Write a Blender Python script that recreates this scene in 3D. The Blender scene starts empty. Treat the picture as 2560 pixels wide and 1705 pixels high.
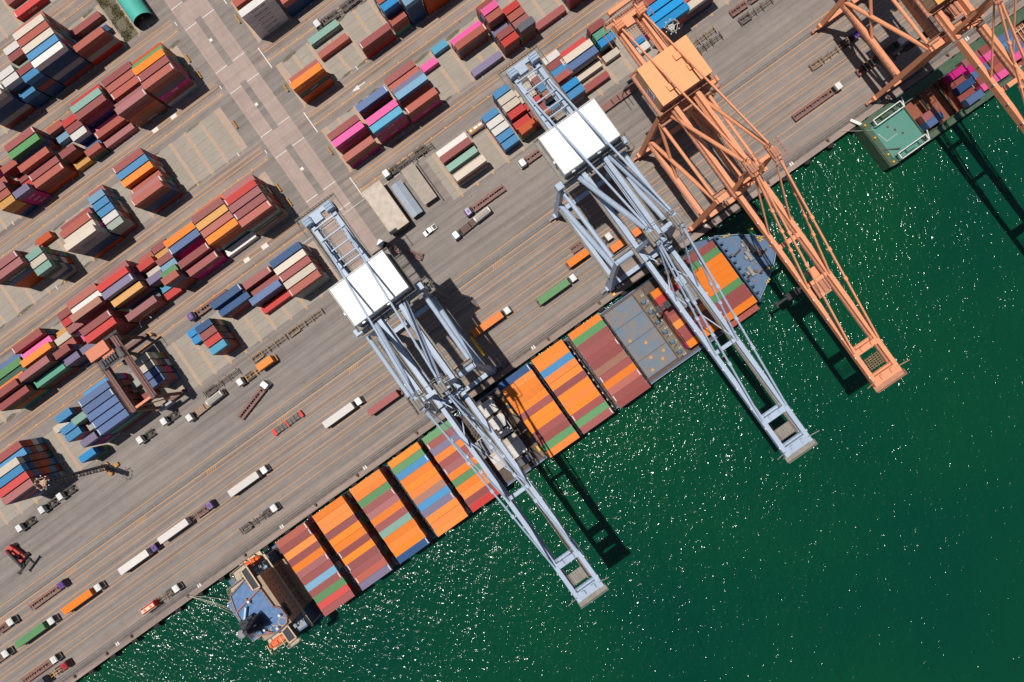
import bpy, bmesh, math, random
from mathutils import Vector, Matrix
random.seed(7)
SC = bpy.context.scene
COL = SC.collection
PI = math.pi
# ------------------------------------------------------------------ camera
A = math.radians(35.44)                       # bearing of the quay
CA, SA = math.cos(A), math.sin(A)
CAMH, FPX, NX, NY = 228.0, 1650.0, 1357.0, 885.0
_d = Vector(((NX-1280)/FPX, (NY-852.5)/FPX, 1)).normalized()
_z = -_d
_x = (Vector((1, 0, 0)) - _d*_d.x).normalized()
_y = _z.cross(_x)
RC = Matrix((_x, _y, _z)).transposed()        # world -> camera (x right, y down, z forward)
cam = bpy.data.objects.new('camera', bpy.data.cameras.new('camera'))
COL.objects.link(cam)
m = Matrix.Identity(4)
for i in range(3):
    m[i][0] = RC[0][i]; m[i][1] = -RC[1][i]; m[i][2] = -RC[2][i]
m[2][3] = CAMH
cam.matrix_world = m
cam.data.sensor_width = 36; cam.data.lens = 36*FPX/2560
cam.data.clip_start = 1; cam.data.clip_end = 9000
SC.camera = cam
# ------------------------------------------------------------------ light
SUN = Vector((-0.265, 0.082, 1)).normalized()
w = bpy.data.worlds.new("World"); SC.world = w; w.use_nodes = True
nt = w.node_tree; bg = nt.nodes['Background']
sky = nt.nodes.new('ShaderNodeTexSky'); sky.sky_type = 'NISHITA'; sky.sun_disc = False
sky.sun_elevation = math.asin(SUN.z); sky.sun_rotation = math.atan2(SUN.x, SUN.y)
nt.links.new(sky.outputs[0], bg.inputs[0]); bg.inputs[1].default_value = 0.05
sl = bpy.data.lights.new('sun', 'SUN'); sl.energy = 4.3; sl.angle = math.radians(0.5); sl.color = (1, 0.955, 0.89)
so = bpy.data.objects.new('sun', sl); COL.objects.link(so)
so.rotation_euler = SUN.to_track_quat('Z', 'Y').to_euler(); so.location = (0, 0, 300)
SC.view_settings.view_transform = 'Standard'; SC.view_settings.look = 'None'
SC.view_settings.exposure = 0.0; SC.view_settings.gamma = 1
SC.cycles.max_bounces = 5; SC.cycles.diffuse_bounces = 2; SC.cycles.glossy_bounces = 2
SC.cycles.sample_clamp_indirect = 4

def W(u, v, z=0.0): return Vector((u*CA+v*SA, u*SA-v*CA, z))
def at(px, py, Z=0.0):
    """photo pixel (2560 wide) at height Z -> quay coordinates (u, v)"""
    d = RC.transposed() @ Vector(((px-1280)/FPX, (py-852.5)/FPX, 1))
    t = (Z-CAMH)/d.z
    x, y = d.x*t, d.y*t
    return x*CA+y*SA, x*SA-y*CA

# ------------------------------------------------------------------ materials
MATS = {}
def mat(name, col, rough=0.6, metal=0.0, dirt=0.25, dcol=None, dscale=0.6, var=0.06, rust=0.0, spec=0.35, bump=0.0, bscale=3.0):
    if name in MATS: return MATS[name]
    M = bpy.data.materials.new(name); M.use_nodes = True
    N = M.node_tree.nodes; Lk = M.node_tree.links; b = N['Principled BSDF']
    b.inputs['Roughness'].default_value = rough; b.inputs['Metallic'].default_value = metal
    b.inputs['Specular IOR Level'].default_value = spec
    tc = N.new('ShaderNodeTexCoord'); oi = N.new('ShaderNodeObjectInfo')
    ad = N.new('ShaderNodeVectorMath'); ad.operation = 'MULTIPLY_ADD'
    Lk.new(oi.outputs['Random'], ad.inputs[0]); ad.inputs[1].default_value = (37, 53, 71); Lk.new(tc.outputs['Object'], ad.inputs[2])
    n1 = N.new('ShaderNodeTexNoise'); n1.inputs['Scale'].default_value = dscale; n1.inputs['Detail'].default_value = 6; n1.inputs['Roughness'].default_value = 0.65
    Lk.new(ad.outputs[0], n1.inputs['Vector'])
    r1 = N.new('ShaderNodeMapRange'); r1.inputs[1].default_value = 0.38; r1.inputs[2].default_value = 0.75; r1.inputs[3].default_value = 0; r1.inputs[4].default_value = dirt
    Lk.new(n1.outputs[0], r1.inputs[0])
    mx = N.new('ShaderNodeMix'); mx.data_type = 'RGBA'
    mx.inputs[6].default_value = (*col, 1)
    dc = dcol or tuple(c*0.45+0.04 for c in col)
    mx.inputs[7].default_value = (*dc, 1)
    Lk.new(r1.outputs[0], mx.inputs[0])
    out = mx.outputs[2]
    if rust > 0:
        n2 = N.new('ShaderNodeTexNoise'); n2.inputs['Scale'].default_value = 0.9; n2.inputs['Detail'].default_value = 8; n2.inputs['Roughness'].default_value = 0.75
        a2 = N.new('ShaderNodeVectorMath'); a2.operation = 'ADD'; a2.inputs[1].default_value = (11, 5, 3)
        Lk.new(ad.outputs[0], a2.inputs[0]); Lk.new(a2.outputs[0], n2.inputs['Vector'])
        r2 = N.new('ShaderNodeMapRange'); r2.inputs[1].default_value = 0.74-0.22*rust; r2.inputs[2].default_value = 0.80-0.15*rust
        Lk.new(n2.outputs[0], r2.inputs[0])
        m2 = N.new('ShaderNodeMix'); m2.data_type = 'RGBA'; m2.inputs[7].default_value = (0.23, 0.11, 0.05, 1)
        mm = N.new('ShaderNodeMath'); mm.operation = 'MULTIPLY'; mm.inputs[1].default_value = 0.8
        Lk.new(r2.outputs[0], mm.inputs[0]); Lk.new(mm.outputs[0], m2.inputs[0]); Lk.new(out, m2.inputs[6]); out = m2.outputs[2]
    if var > 0:
        hv = N.new('ShaderNodeHueSaturation')
        mr = N.new('ShaderNodeMapRange'); mr.inputs[3].default_value = 1-var*2.2; mr.inputs[4].default_value = 1+var*2.2
        Lk.new(oi.outputs['Random'], mr.inputs[0]); Lk.new(mr.outputs[0], hv.inputs['Value'])
        ms = N.new('ShaderNodeMapRange'); ms.inputs[3].default_value = 1+var; ms.inputs[4].default_value = 1-var*.5
        ws = N.new('ShaderNodeMath'); ws.operation = 'FRACT'; w2 = N.new('ShaderNodeMath'); w2.operation = 'MULTIPLY'; w2.inputs[1].default_value = 7.31
        Lk.new(oi.outputs['Random'], w2.inputs[0]); Lk.new(w2.outputs[0], ws.inputs[0]); Lk.new(ws.outputs[0], ms.inputs[0]); Lk.new(ms.outputs[0], hv.inputs['Saturation'])
        Lk.new(out, hv.inputs['Color']); out = hv.outputs[0]
    Lk.new(out, b.inputs['Base Color'])
    if bump > 0:
        nb = N.new('ShaderNodeTexNoise'); nb.inputs['Scale'].default_value = bscale; nb.inputs['Detail'].default_value = 4
        Lk.new(tc.outputs['Object'], nb.inputs['Vector'])
        bp = N.new('ShaderNodeBump'); bp.inputs['Strength'].default_value = bump; bp.inputs['Distance'].default_value = 0.05
        Lk.new(nb.outputs[0], bp.inputs['Height']); Lk.new(bp.outputs[0], b.inputs['Normal'])
    MATS[name] = M
    return M

# ------------------------------------------------------------------ mesh builder
class MB:
    def __init__(s): s.v = []; s.f = []; s.mi = []; s.cur = 0
    def add(s, vs, fs):
        o = len(s.v); s.v += [tuple(p) for p in vs]; s.f += [tuple(i+o for i in f) for f in fs]; s.mi += [s.cur]*len(fs); return s
    def box(s, x0, x1, y0, y1, z0, z1):
        return s.add([(x0,y0,z0),(x1,y0,z0),(x1,y1,z0),(x0,y1,z0),(x0,y0,z1),(x1,y0,z1),(x1,y1,z1),(x0,y1,z1)],
                     [(3,2,1,0),(4,5,6,7),(0,1,5,4),(1,2,6,5),(2,3,7,6),(3,0,4,7)])
    def cbox(s, cx, cy, cz, sx, sy, sz): return s.box(cx-sx/2, cx+sx/2, cy-sy/2, cy+sy/2, cz-sz/2, cz+sz/2)
    def beam(s, p, q, w, h=None, w2=None, h2=None):
        h = h or w; w2 = w2 or w; h2 = h2 or h
        p = Vector(p); q = Vector(q); d = (q-p).normalized()
        up = Vector((0,0,1)) if abs(d.z) < 0.97 else Vector((0,1,0))
        a = d.cross(up).normalized(); c = a.cross(d).normalized()
        vs = [p-a*w/2-c*h/2, p+a*w/2-c*h/2, p+a*w/2+c*h/2, p-a*w/2+c*h/2, q-a*w2/2-c*h2/2, q+a*w2/2-c*h2/2, q+a*w2/2+c*h2/2, q-a*w2/2+c*h2/2]
        return s.add(vs, [(0,1,2,3),(7,6,5,4),(4,5,1,0),(5,6,2,1),(6,7,3,2),(7,4,0,3)])
    def pipe(s, p, q, r, n=8, r2=None):
        r2 = r if r2 is None else r2
        p = Vector(p); q = Vector(q); d = (q-p).normalized()
        up = Vector((0,0,1)) if abs(d.z) < 0.97 else Vector((0,1,0))
        a = d.cross(up).normalized(); c = a.cross(d).normalized()
        vs = []
        for P_, R_ in ((p, r), (q, r2)):
            for i in range(n):
                t = 2*PI*i/n; vs.append(P_+a*R_*math.cos(t)+c*R_*math.sin(t))
        fs = [(i+n, (i+1) % n+n, (i+1) % n, i) for i in range(n)] + [tuple(range(n)), tuple(range(2*n-1, n-1, -1))]
        return s.add(vs, fs)
    def prism(s, pts, z0, z1):
        n = len(pts)
        ar = sum(pts[i][0]*pts[(i+1) % n][1]-pts[(i+1) % n][0]*pts[i][1] for i in range(n))
        if ar < 0: pts = pts[::-1]
        vs = [(x, y, z0) for x, y in pts]+[(x, y, z1) for x, y in pts]
        return s.add(vs, [tuple(range(n-1, -1, -1)), tuple(range(n, 2*n))]+[(i, (i+1) % n, (i+1) % n+n, i+n) for i in range(n)])
    def sheet(s, pts, z):
        ar = sum(pts[i][0]*pts[(i+1) % len(pts)][1]-pts[(i+1) % len(pts)][0]*pts[i][1] for i in range(len(pts)))
        if ar < 0: pts = pts[::-1]
        return s.add([(x, y, z) for x, y in pts], [tuple(range(len(pts)))])
    def rect(s, x0, x1, y0, y1, z): return s.sheet([(x0, y0), (x1, y0), (x1, y1), (x0, y1)], z)
    def rail(s, pts, h=1.1, r=0.06, step=2.0):
        for p, q in zip(pts, pts[1:]):
            p = Vector(p); q = Vector(q); L = (q-p).length
            s.pipe(p+Vector((0,0,h)), q+Vector((0,0,h)), r, 4); s.pipe(p+Vector((0,0,h/2)), q+Vector((0,0,h/2)), r*.8, 4)
            n = max(1, int(L/step))
            for i in range(n+1):
                a = p+(q-p)*i/n; s.pipe(a, a+Vector((0,0,h)), r, 4)
        return s
    def mesh(s, name, mats):
        me = bpy.data.meshes.new(name); me.from_pydata(s.v, [], s.f)
        for m_ in (mats if isinstance(mats, (list, tuple)) else [mats]): me.materials.append(m_)
        if any(s.mi): me.polygons.foreach_set('material_index', s.mi)
        me.update(); return me
    def build(s, name, mats, parent=None):
        o = bpy.data.objects.new(name, s.mesh(name, mats)); COL.objects.link(o)
        if parent is not None: o.parent = parent
        return o
def tag(o, label=None, cat=None, group=None, kind=None):
    if label: o['label'] = label
    if cat: o['category'] = cat
    if group: o['group'] = group
    if kind: o['kind'] = kind
    return o
def thing(name, label, cat, u, v, z=0.0, rot=0.0, group=None):
    o = bpy.data.objects.new(name, None); COL.objects.link(o); o.empty_display_size = 1
    o.location = W(u, v, z); o.rotation_euler = (0, 0, A+rot)
    return tag(o, label, cat, group)
def child(name, me, parent, slot=None):
    o = bpy.data.objects.new(name, me); COL.objects.link(o); o.parent = parent
    if slot:
        o.material_slots[0].link = 'OBJECT'; o.material_slots[0].material = slot
    return o
def struct(name, mb, m_):
    """part of the setting, modelled in quay coordinates (x = u, y = -v)"""
    o = mb.build(name, m_); o.rotation_euler = (0, 0, A); return tag(o, kind='structure')
_txt = {}
def text_mesh(s, size, m_):
    k_ = (s, size, m_.name)
    if k_ in _txt: return _txt[k_]
    c = bpy.data.curves.new('t', 'FONT'); c.body = s; c.size = size; c.align_x = 'CENTER'; c.align_y = 'CENTER'; c.extrude = 0.004
    o = bpy.data.objects.new('t', c); COL.objects.link(o)
    me = bpy.data.meshes.new_from_object(o.evaluated_get(bpy.context.evaluated_depsgraph_get()))
    bpy.data.objects.remove(o); bpy.data.curves.remove(c)
    me.materials.clear(); me.materials.append(m_); _txt[k_] = me; return me
# ------------------------------------------------------------------ the setting
def concrete(name, col, dark, big=0.03, streak=0.35, spots=0.5, seams=None):
    M = bpy.data.materials.new(name); M.use_nodes = True
    N = M.node_tree.nodes; Lk = M.node_tree.links; b = N['Principled BSDF']
    b.inputs['Roughness'].default_value = 0.85; b.inputs['Specular IOR Level'].default_value = 0.25
    tc = N.new('ShaderNodeTexCoord')
    def noise(scale, detail, rough, sc3, lo, hi, a0, a1):
        mp = N.new('ShaderNodeMapping'); mp.inputs['Scale'].default_value = sc3; Lk.new(tc.outputs['Object'], mp.inputs[0])
        n = N.new('ShaderNodeTexNoise'); n.inputs['Scale'].default_value = scale; n.inputs['Detail'].default_value = detail; n.inputs['Roughness'].default_value = rough
        Lk.new(mp.outputs[0], n.inputs['Vector'])
        r = N.new('ShaderNodeMapRange'); r.inputs[1].default_value = lo; r.inputs[2].default_value = hi; r.inputs[3].default_value = a0; r.inputs[4].default_value = a1
        Lk.new(n.outputs[0], r.inputs[0]); return r.outputs[0]
    base = noise(big, 7, 0.6, (1, 1, 1), 0.3, 0.7, 0.0, 0.75)
    mx = N.new('ShaderNodeMix'); mx.data_type = 'RGBA'; mx.inputs[6].default_value = (*col, 1); mx.inputs[7].default_value = (*dark, 1)
    Lk.new(base, mx.inputs[0]); out = mx.outputs[2]
    def mul(fac):
        nonlocal out
        m_ = N.new('ShaderNodeMix'); m_.data_type = 'RGBA'; m_.blend_type = 'MULTIPLY'; m_.inputs[0].default_value = 1
        c = N.new('ShaderNodeCombineColor')
        for i in range(3): Lk.new(fac, c.inputs[i])
        Lk.new(out, m_.inputs[6]); Lk.new(c.outputs[0], m_.inputs[7]); out = m_.outputs[2]
    mul(noise(1.0, 6, 0.7, (0.012, 0.55, 1), 0.42, 0.68, 1.0, 1-streak))          # tyre tracks along the lanes
    mul(noise(0.9, 3, 0.5, (1, 1, 1), 0.68, 0.75, 1.0, 1-spots))                   # oil spots
    mul(noise(0.22, 9, 0.75, (1, 1, 1), 0.35, 0.75, 1.06, 0.86))
    mul(noise(3.0, 3, 0.6, (1, 1, 1), 0.3, 0.7, 1.05, 0.95))
    if seams:
        bk = N.new('ShaderNodeTexBrick'); bk.inputs['Scale'].default_value = 1; bk.inputs['Mortar Size'].default_value = 0.06
        bk.inputs['Brick Width'].default_value = seams[0]; bk.inputs['Row Height'].default_value = seams[1]; bk.offset = 0
        bk.inputs['Color1'].default_value = (1,1,1,1); bk.inputs['Color2'].default_value = (.94,.94,.94,1); bk.inputs['Mortar'].default_value = (.78,.74,.7,1)
        Lk.new(tc.outputs['Object'], bk.inputs['Vector'])
        m_ = N.new('ShaderNodeMix'); m_.data_type = 'RGBA'; m_.blend_type = 'MULTIPLY'; m_.inputs[0].default_value = 1
        Lk.new(out, m_.inputs[6]); Lk.new(bk.outputs['Color'], m_.inputs[7]); out = m_.outputs[2]
    Lk.new(out, b.inputs['Base Color']); MATS[name] = M; return M
m_ground = concrete('yard asphalt', (0.268, 0.230, 0.206), (0.212, 0.184, 0.168))
m_road = concrete('road concrete', (0.400, 0.305, 0.265), (0.345, 0.262, 0.228), 0.05, 0.12, 0.25, (5.1, 6.0))
m_apron = concrete('quay concrete', (0.345, 0.262, 0.220), (0.235, 0.185, 0.162), 0.05, 0.35, 0.35)
m_pad = concrete('pad concrete', (0.340, 0.300, 0.252), (0.285, 0.245, 0.205), 0.08, 0.05, 0.4)
m_lane = concrete('lane concrete', (0.330, 0.262, 0.226), (0.225, 0.182, 0.160), 0.05, 0.5, 0.5)
m_beam = mat('beam concrete', (0.42, 0.315, 0.245), 0.9, dirt=0.5, dcol=(0.24, 0.19, 0.16), dscale=0.8, var=0)
m_yel = mat('yellow paint', (0.74, 0.31, 0.055), 0.8, dirt=0.3, dcol=(0.33, 0.235, 0.165), dscale=0.9, var=0)
m_orp = mat('amber patch paint', (0.55, 0.27, 0.06), 0.8, dirt=0.8, dcol=(0.36, 0.27, 0.19), dscale=1.3, var=0)
m_wht = mat('white paint', (0.72, 0.68, 0.64), 0.8, dirt=0.5, dcol=(0.36, 0.31, 0.28), dscale=0.9, var=0)
m_groove = mat('rail groove', (0.10, 0.085, 0.08), 0.8, dirt=0.6, dcol=(0.2, 0.17, 0.15), dscale=0.5, var=0)
m_steelrail = mat('rail steel', (0.30, 0.285, 0.27), 0.7, 0.0, 0.5, var=0)
m_rubber = mat('black rubber', (0.018, 0.017, 0.017), 0.8, dirt=0.4, dcol=(0.06, 0.05, 0.045), var=0.0)
m_rusty = mat('rusty iron', (0.09, 0.06, 0.045), 0.8, dirt=0.5, dcol=(0.2, 0.1, 0.05), var=0.05)
m_moss = mat('dead weeds soil', (0.105, 0.095, 0.06), 0.95, dirt=0.8, dcol=(0.22, 0.18, 0.14), dscale=1.2, var=0)

g = MB(); g.box(-900, 1000, 1.9, 1200, -9, 0)
struct('ground', g, m_ground)
q = MB(); q.box(-900, 1000, 1.88, 8.3, 0.0, 0.008)
struct('quay_apron', q, m_apron)
q = MB()
q.box(-900, 1000, 1.55, 2.35, -1.3, 0.10)
q.box(-900, 1000, 1.70, 1.89, -8.9, -1.3)
struct('quay_wall', q, m_apron)

# water
M = bpy.data.materials.new('sea water'); M.use_nodes = True
N = M.node_tree.nodes; Lk = M.node_tree.links; b = N['Principled BSDF']
b.inputs['Roughness'].default_value = 0.12; b.inputs['IOR'].default_value = 1.33; b.inputs['Specular IOR Level'].default_value = 0.5
tc = N.new('ShaderNodeTexCoord')
n0 = N.new('ShaderNodeTexNoise'); n0.inputs['Scale'].default_value = 0.012; n0.inputs['Detail'].default_value = 4; Lk.new(tc.outputs['Object'], n0.inputs['Vector'])
cr = N.new('ShaderNodeValToRGB'); cr.color_ramp.elements[0].position = 0.33; cr.color_ramp.elements[1].position = 0.68
cr.color_ramp.elements[0].color = (0.0008, 0.040, 0.024, 1); cr.color_ramp.elements[1].color = (0.0025, 0.054, 0.021, 1)
Lk.new(n0.outputs[0], cr.inputs[0]); Lk.new(cr.outputs[0], b.inputs['Base Color'])
def wv(scale, detail, sc3, rot, rough=0.5, dist=0.0):
    mp = N.new('ShaderNodeMapping'); mp.inputs['Scale'].default_value = sc3; mp.inputs['Rotation'].default_value = (0, 0, rot); Lk.new(tc.outputs['Object'], mp.inputs[0])
    n = N.new('ShaderNodeTexNoise'); n.inputs['Scale'].default_value = scale; n.inputs['Detail'].default_value = detail; n.inputs['Roughness'].default_value = rough; n.inputs['Distortion'].default_value = dist
    Lk.new(mp.outputs[0], n.inputs['Vector']); return n.outputs[0]
w1 = wv(0.95, 2.0, (1.0, 0.55, 1), math.radians(20), 0.55, 0.4)
w2 = wv(0.16, 2.0, (1.0, 0.5, 1), math.radians(-15), 0.5, 0.3)
b1 = N.new('ShaderNodeBump'); b1.inputs['Strength'].default_value = 1; b1.inputs['Distance'].default_value = 0.52; Lk.new(w1, b1.inputs['Height'])
b2 = N.new('ShaderNodeBump'); b2.inputs['Strength'].default_value = 1; b2.inputs['Distance'].default_value = 1.1; Lk.new(w2, b2.inputs['Height'])
Lk.new(b2.outputs[0], b1.inputs['Normal']); Lk.new(b1.outputs[0], b.inputs['Normal'])
m_water = M
q = MB(); q.rect(-4000, 4000, -4000, 1.6, -3.5)
struct('water', q, m_water)

# cross road, block by block strips
RT, RB = 400, 44.5
q = MB(); q.rect(-36.9, -31.8, RB, RT, 0.004); q.rect(-29.4, -24.1, RB, RT, 0.004)
BLK = {'Z': -221.5, 'A0': -193.0, 'A': -164.5, 'B': -136.0, 'C': -107.5, 'D': -77.2}
for c in ('A0', 'A', 'B', 'C'):
    v0 = -BLK[c]                                    # y of first row
    q.rect(-60, 140 if c != 'C' else 160, v0-25.8, v0-15.9, 0.002) if False else None
for y0, y1 in ((169.2, 176.6), (140.7, 148.2), (112.2, 119.6), (83.6, 91.0)):   # lane crossings
    q.rect(-31.8, -29.4, y0, y1, 0.008)
struct('road', q, m_road)
q = MB()
for y0, y1 in ((197.0, 205.0), (168.5, 176.9), (140.0, 148.4), (111.5, 119.9), (82.9, 91.3)):   # truck lanes between the blocks
    q.rect(-400, -38.6, y0, y1, 0.0035); q.rect(-22.3, 500, y0, y1, 0.0035)
struct('truck_lane', q, m_lane)
q = MB()
RNG = ((-300, -45.0), (-15.2, 300))
for c in ('Z', 'A0', 'A', 'B', 'C', 'D'):
    y1 = -BLK[c]+1.9; y0 = y1-17.5
    for x0, x1 in RNG:
        if c == 'D' and x0 > -20: x0 = 6.0
        q.rect(x0, x1, y0, y1, 0.006)
struct('container_pad', q, m_pad)
q = MB()
for c in ('Z', 'A0', 'A', 'B', 'C', 'D'):
    y1 = -BLK[c]+2.1; y0 = y1-17.8
    k_ = 0
    for x in [-45.0-6.62*i for i in range(36)]+[-17.8+6.62*i+(0.5 if i else 0) for i in range(40)]:
        if c == 'D' and -20 < x < 6: continue
        end = x in (-45.0, -17.8)
        if end: q.rect(x-0.1, x+2.5, y0, y1, 0.012)
        else: q.rect(x-0.55, x+0.75, y0, y1, 0.012)
struct('ground_beam', q, m_beam)
q = MB()
for c in ('Z', 'A0', 'A', 'B', 'C', 'D'):
    for x in [-45.0-6.62*i for i in range(36)]+[-17.8+6.62*i+(0.5 if i else 0) for i in range(40)]:
        if c == 'D' and -20 < x < 6: continue
        for r in range(7):
            y = -BLK[c]+1.45-2.9*r
            w_ = random.uniform(0.4, 0.75)
            q.rect(x+0.1-w_/2, x+0.1+w_/2, y-w_*.6, y+w_*.6, 0.018)
struct('slot_marking', q, m_orp)
q = MB()
for c in ('Z', 'A0', 'A', 'B', 'C', 'D'):
    for r in range(1, 6):
        y = -BLK[c]+1.45-2.9*r
        for x0, x1 in RNG:
            if c == 'D' and x0 > -20: x0 = 6.0
            q.rect(x0, x1, y-0.16, y+0.16, 0.009)
struct('slot_line', q, mat('rust stain', (0.27, 0.205, 0.155), 0.9, dirt=0.9, dcol=(0.33, 0.29, 0.245), dscale=0.35, var=0))
q = MB()                                             # weedy verges along the pads
for c in ('A0', 'A', 'B', 'C'):
    y1 = -BLK[c]+1.9; y0 = y1-17.5
    for x0, x1 in RNG:
        for yy in (y1+0.0, y0-0.0):
            x = x0
            while x < x1:
                L = random.uniform(2, 9); ww = random.uniform(0.3, 1.1)
                if random.random() < 0.62: q.sheet([(x, yy-ww*.6), (x+L*.3, yy-ww), (x+L*.8, yy-ww*.5), (x+L, yy+.1), (x+L*.7, yy+ww*.8), (x+L*.2, yy+ww*.5)], 0.0145)
                x += L+random.uniform(0, 5)
struct('weedy_verge', q, m_moss)

# painted lines
q = MB()
def hl(y, x0, x1, w_=0.17, z=0.016): q.rect(x0, x1, y-w_/2, y+w_/2, z)
for yc in (202.9, 174.4, 145.9, 117.3, 88.7):        # double and single lane lines
    for x0, x1 in ((-400, -39.2), (-18.6, 500)):
        if yc == 88.7 and x0 < -100: x0 = -400
        hl(yc, x0, x1); hl(yc-1.45, x0, x1); hl(yc-4.75, x0, x1, 0.2)
        x = x0
        while x < x1:
            hl(yc-4.75+0.3, x, x+0.45, 0.36); x += 6.1
for y in (38.6, 35.1, 33.5, 30.9, 29.4, 26.6, 25.1, 22.4, 21.2, 18.7, 17.3, 13.9, 11.7):
    hl(y, -400, 500, 0.13 if y not in (38.6, 35.1) else 0.18)
x = -400
while x < 20:                                        # hatching beside the land rail
    for k_ in range(5):
        q.sheet([(x+k_*.9, 33.6), (x+k_*.9+.15, 33.6), (x+k_*.9+1.1, 35.0), (x+k_*.9+.95, 35.0)], 0.016)
    x += 31
struct('lane_marking', q, m_yel)
q = MB()
for y in (168.3, 139.8):                             # white stop lines on the road
    for x0, x1 in ((-36.8, -31.9), (-29.3, -24.2)):
        q.rect(x0, x1, y+8.9, y+9.15, 0.016); q.rect(x0, x1, y+0.6-.9, y+0.85-.9, 0.016)
for y in (111.3, 82.8):
    for x0, x1 in ((-36.8, -31.9), (-29.3, -24.2)):
        q.rect(x0, x1, y+8.9, y+9.15, 0.016); q.rect(x0, x1, y-.3, y-.05, 0.016)
for yc in (174.4, 145.9, 117.3, 88.7):
    q.rect(-19.4, -19.05, yc-7.5, yc+1.2, 0.016)
    q.rect(-38.4, -38.1, yc-3, yc-1.5, 0.016)
    for x in list(range(-290, -45, 27))+list(range(5, 290, 34)):
        q.rect(x, x+0.28, yc+2.2, yc+3.6, 0.016)
for px, py in ((527, 100), (641, 261), (755, 422)):
    u, v = at(px, py); q.rect(u-.55, u+.55, -v-.55, -v+.55, 0.016)
for px, py, a_, b_ in ((434, 291, 1.9, 1.1), (388, 325, 1.9, 1.1), (662, 616, 2.0, 1.3), (617, 650, 1.8, 1.2)):  # white rectangles; the last two are metal plates, their glare painted white
    u, v = at(px, py); q.rect(u-a_/1.6, u+a_/1.6, -v-b_/1.6, -v+b_/1.6, 0.017)
for x in range(-290, 300, 36):                        # bay numbers on the cope
    q.rect(x, x+.5, 3.1, 4.3, 0.016); q.rect(x+.8, x+1.3, 3.1, 4.3, 0.016)
q.sheet([(-1.2, 116.1+8-9.9), (1.8, 116.9+8-9.9), (1.8, 116.4+8-9.9), (4.6, 116.4+8-9.9), (4.6, 116.0+8-9.9), (1.8, 116.0+8-9.9), (1.8, 115.3+8-9.9)], 0.016)
hl(80.6, -60, 6, .14); hl(81.0, 60, 200, .12)
struct('road_marking_and_plate_glare', q, m_wht)

q = MB()
for y in (36.05, 5.45):
    q.rect(-500, 600, y-0.62, y+0.62, 0.012)
    if y < 10: q.rect(-500, 600, y-1.9, y-0.8, 0.013)
struct('rail_groove', q, m_groove)
q = MB()
for y in (36.05, 5.45):
    q.box(-500, 600, y-0.09, y+0.09, 0.012, 0.07)
    q.box(-500, 600, y+0.42, y+0.5, 0.012, 0.05)
q.box(-500, 600, 35.42, 35.5, 0.012, 0.05)
tag(struct('crane_rail', q, m_steelrail), kind='structure')

# bollards and fenders of the quay
q = MB(); q.pipe((0,0,0), (0,0,.5), .34, 10, .26); q.pipe((0,0,.5), (0,0,.72), .42, 10, .36); q.box(-.5,.5,-.5,.5,0,.06); q.beam((0,-.1,.6),(0,-.75,.66),.3,.22)
bol = q.mesh('bollard', m_rusty)
q = MB(); q.pipe((-1.1,0,-1.2), (1.1,0,-1.2), .55, 10); q.box(-.9,.9,-.75,-.5,-2.1,-.4); q.pipe((0,.4,-1.2),(0,-.5,-1.2),.3,8)
fen = q.mesh('fender', m_rubber)
bp_ = [(190+0, 1693), (275, 1643), (330, 1590), (471, 1489), (613, 1386)]
us = [at(px, py)[0] for px, py in bp_]+[-95, -77, -51.5, -24, 4.5, 26, 51, 74, 96.5, 121, 146, 170, 194]
for i, u in enumerate(us):
    o = child('bollard', bol, None); o.location = W(u, -3.1, 0.014); o.rotation_euler = (0, 0, A)
    tag(o, 'rusty iron mooring bollard standing on the cope of the quay', 'bollard', 'mooring bollards along the quay')
for i in range(44):
    u = -205+i*9.6
    o = child('fender', fen, None); o.location = W(u, -1.05, 0); o.rotation_euler = (0, 0, A)
    tag(o, 'black rubber fender hung on the quay wall above the water', 'fender', 'fenders on the quay wall')
# yellow-brown guard posts at the block corners
q = MB()
for k_ in range(4): q.pipe((.0, -1.2+.8*k_, 0), (.12*(k_ % 2), -1.2+.8*k_, .9), .2, 8); q.box(-.35, .35, -1.5+.8*k_, -.95+.8*k_, 0, .35)
q.box(-.22, .22, -1.6, 1.8, .55, .8)
grd = q.mesh('corner_guard', mat('amber guard paint', (0.5, 0.26, 0.06), 0.7, dirt=0.6, dcol=(0.12, .08, .05), dscale=2))
for i, (px, py, s_) in enumerate(((471, 147, 'west of the crossroads by the six high stack'), (500, 188, 'at the water end of the six high stack'), (589, 312, 'beside the empty pad west of the road'), (698, 470, 'by the maroon block west of the road'), (725, 506, 'at the corner of the maroon block'), (716, 221, 'east of the road by the orange stack'), (826, 378, 'east of the road by the pink block'), (596, 50, 'east of the road by the grey stack'))):
    u, v = at(px, py)
    o = child('guard_rail', grd, None); o.location = W(u, v, 0.02); o.rotation_euler = (0, 0, A)
    tag(o, 'small amber steel guard rail '+s_, 'guard rail', 'guard rails at the block corners')
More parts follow.
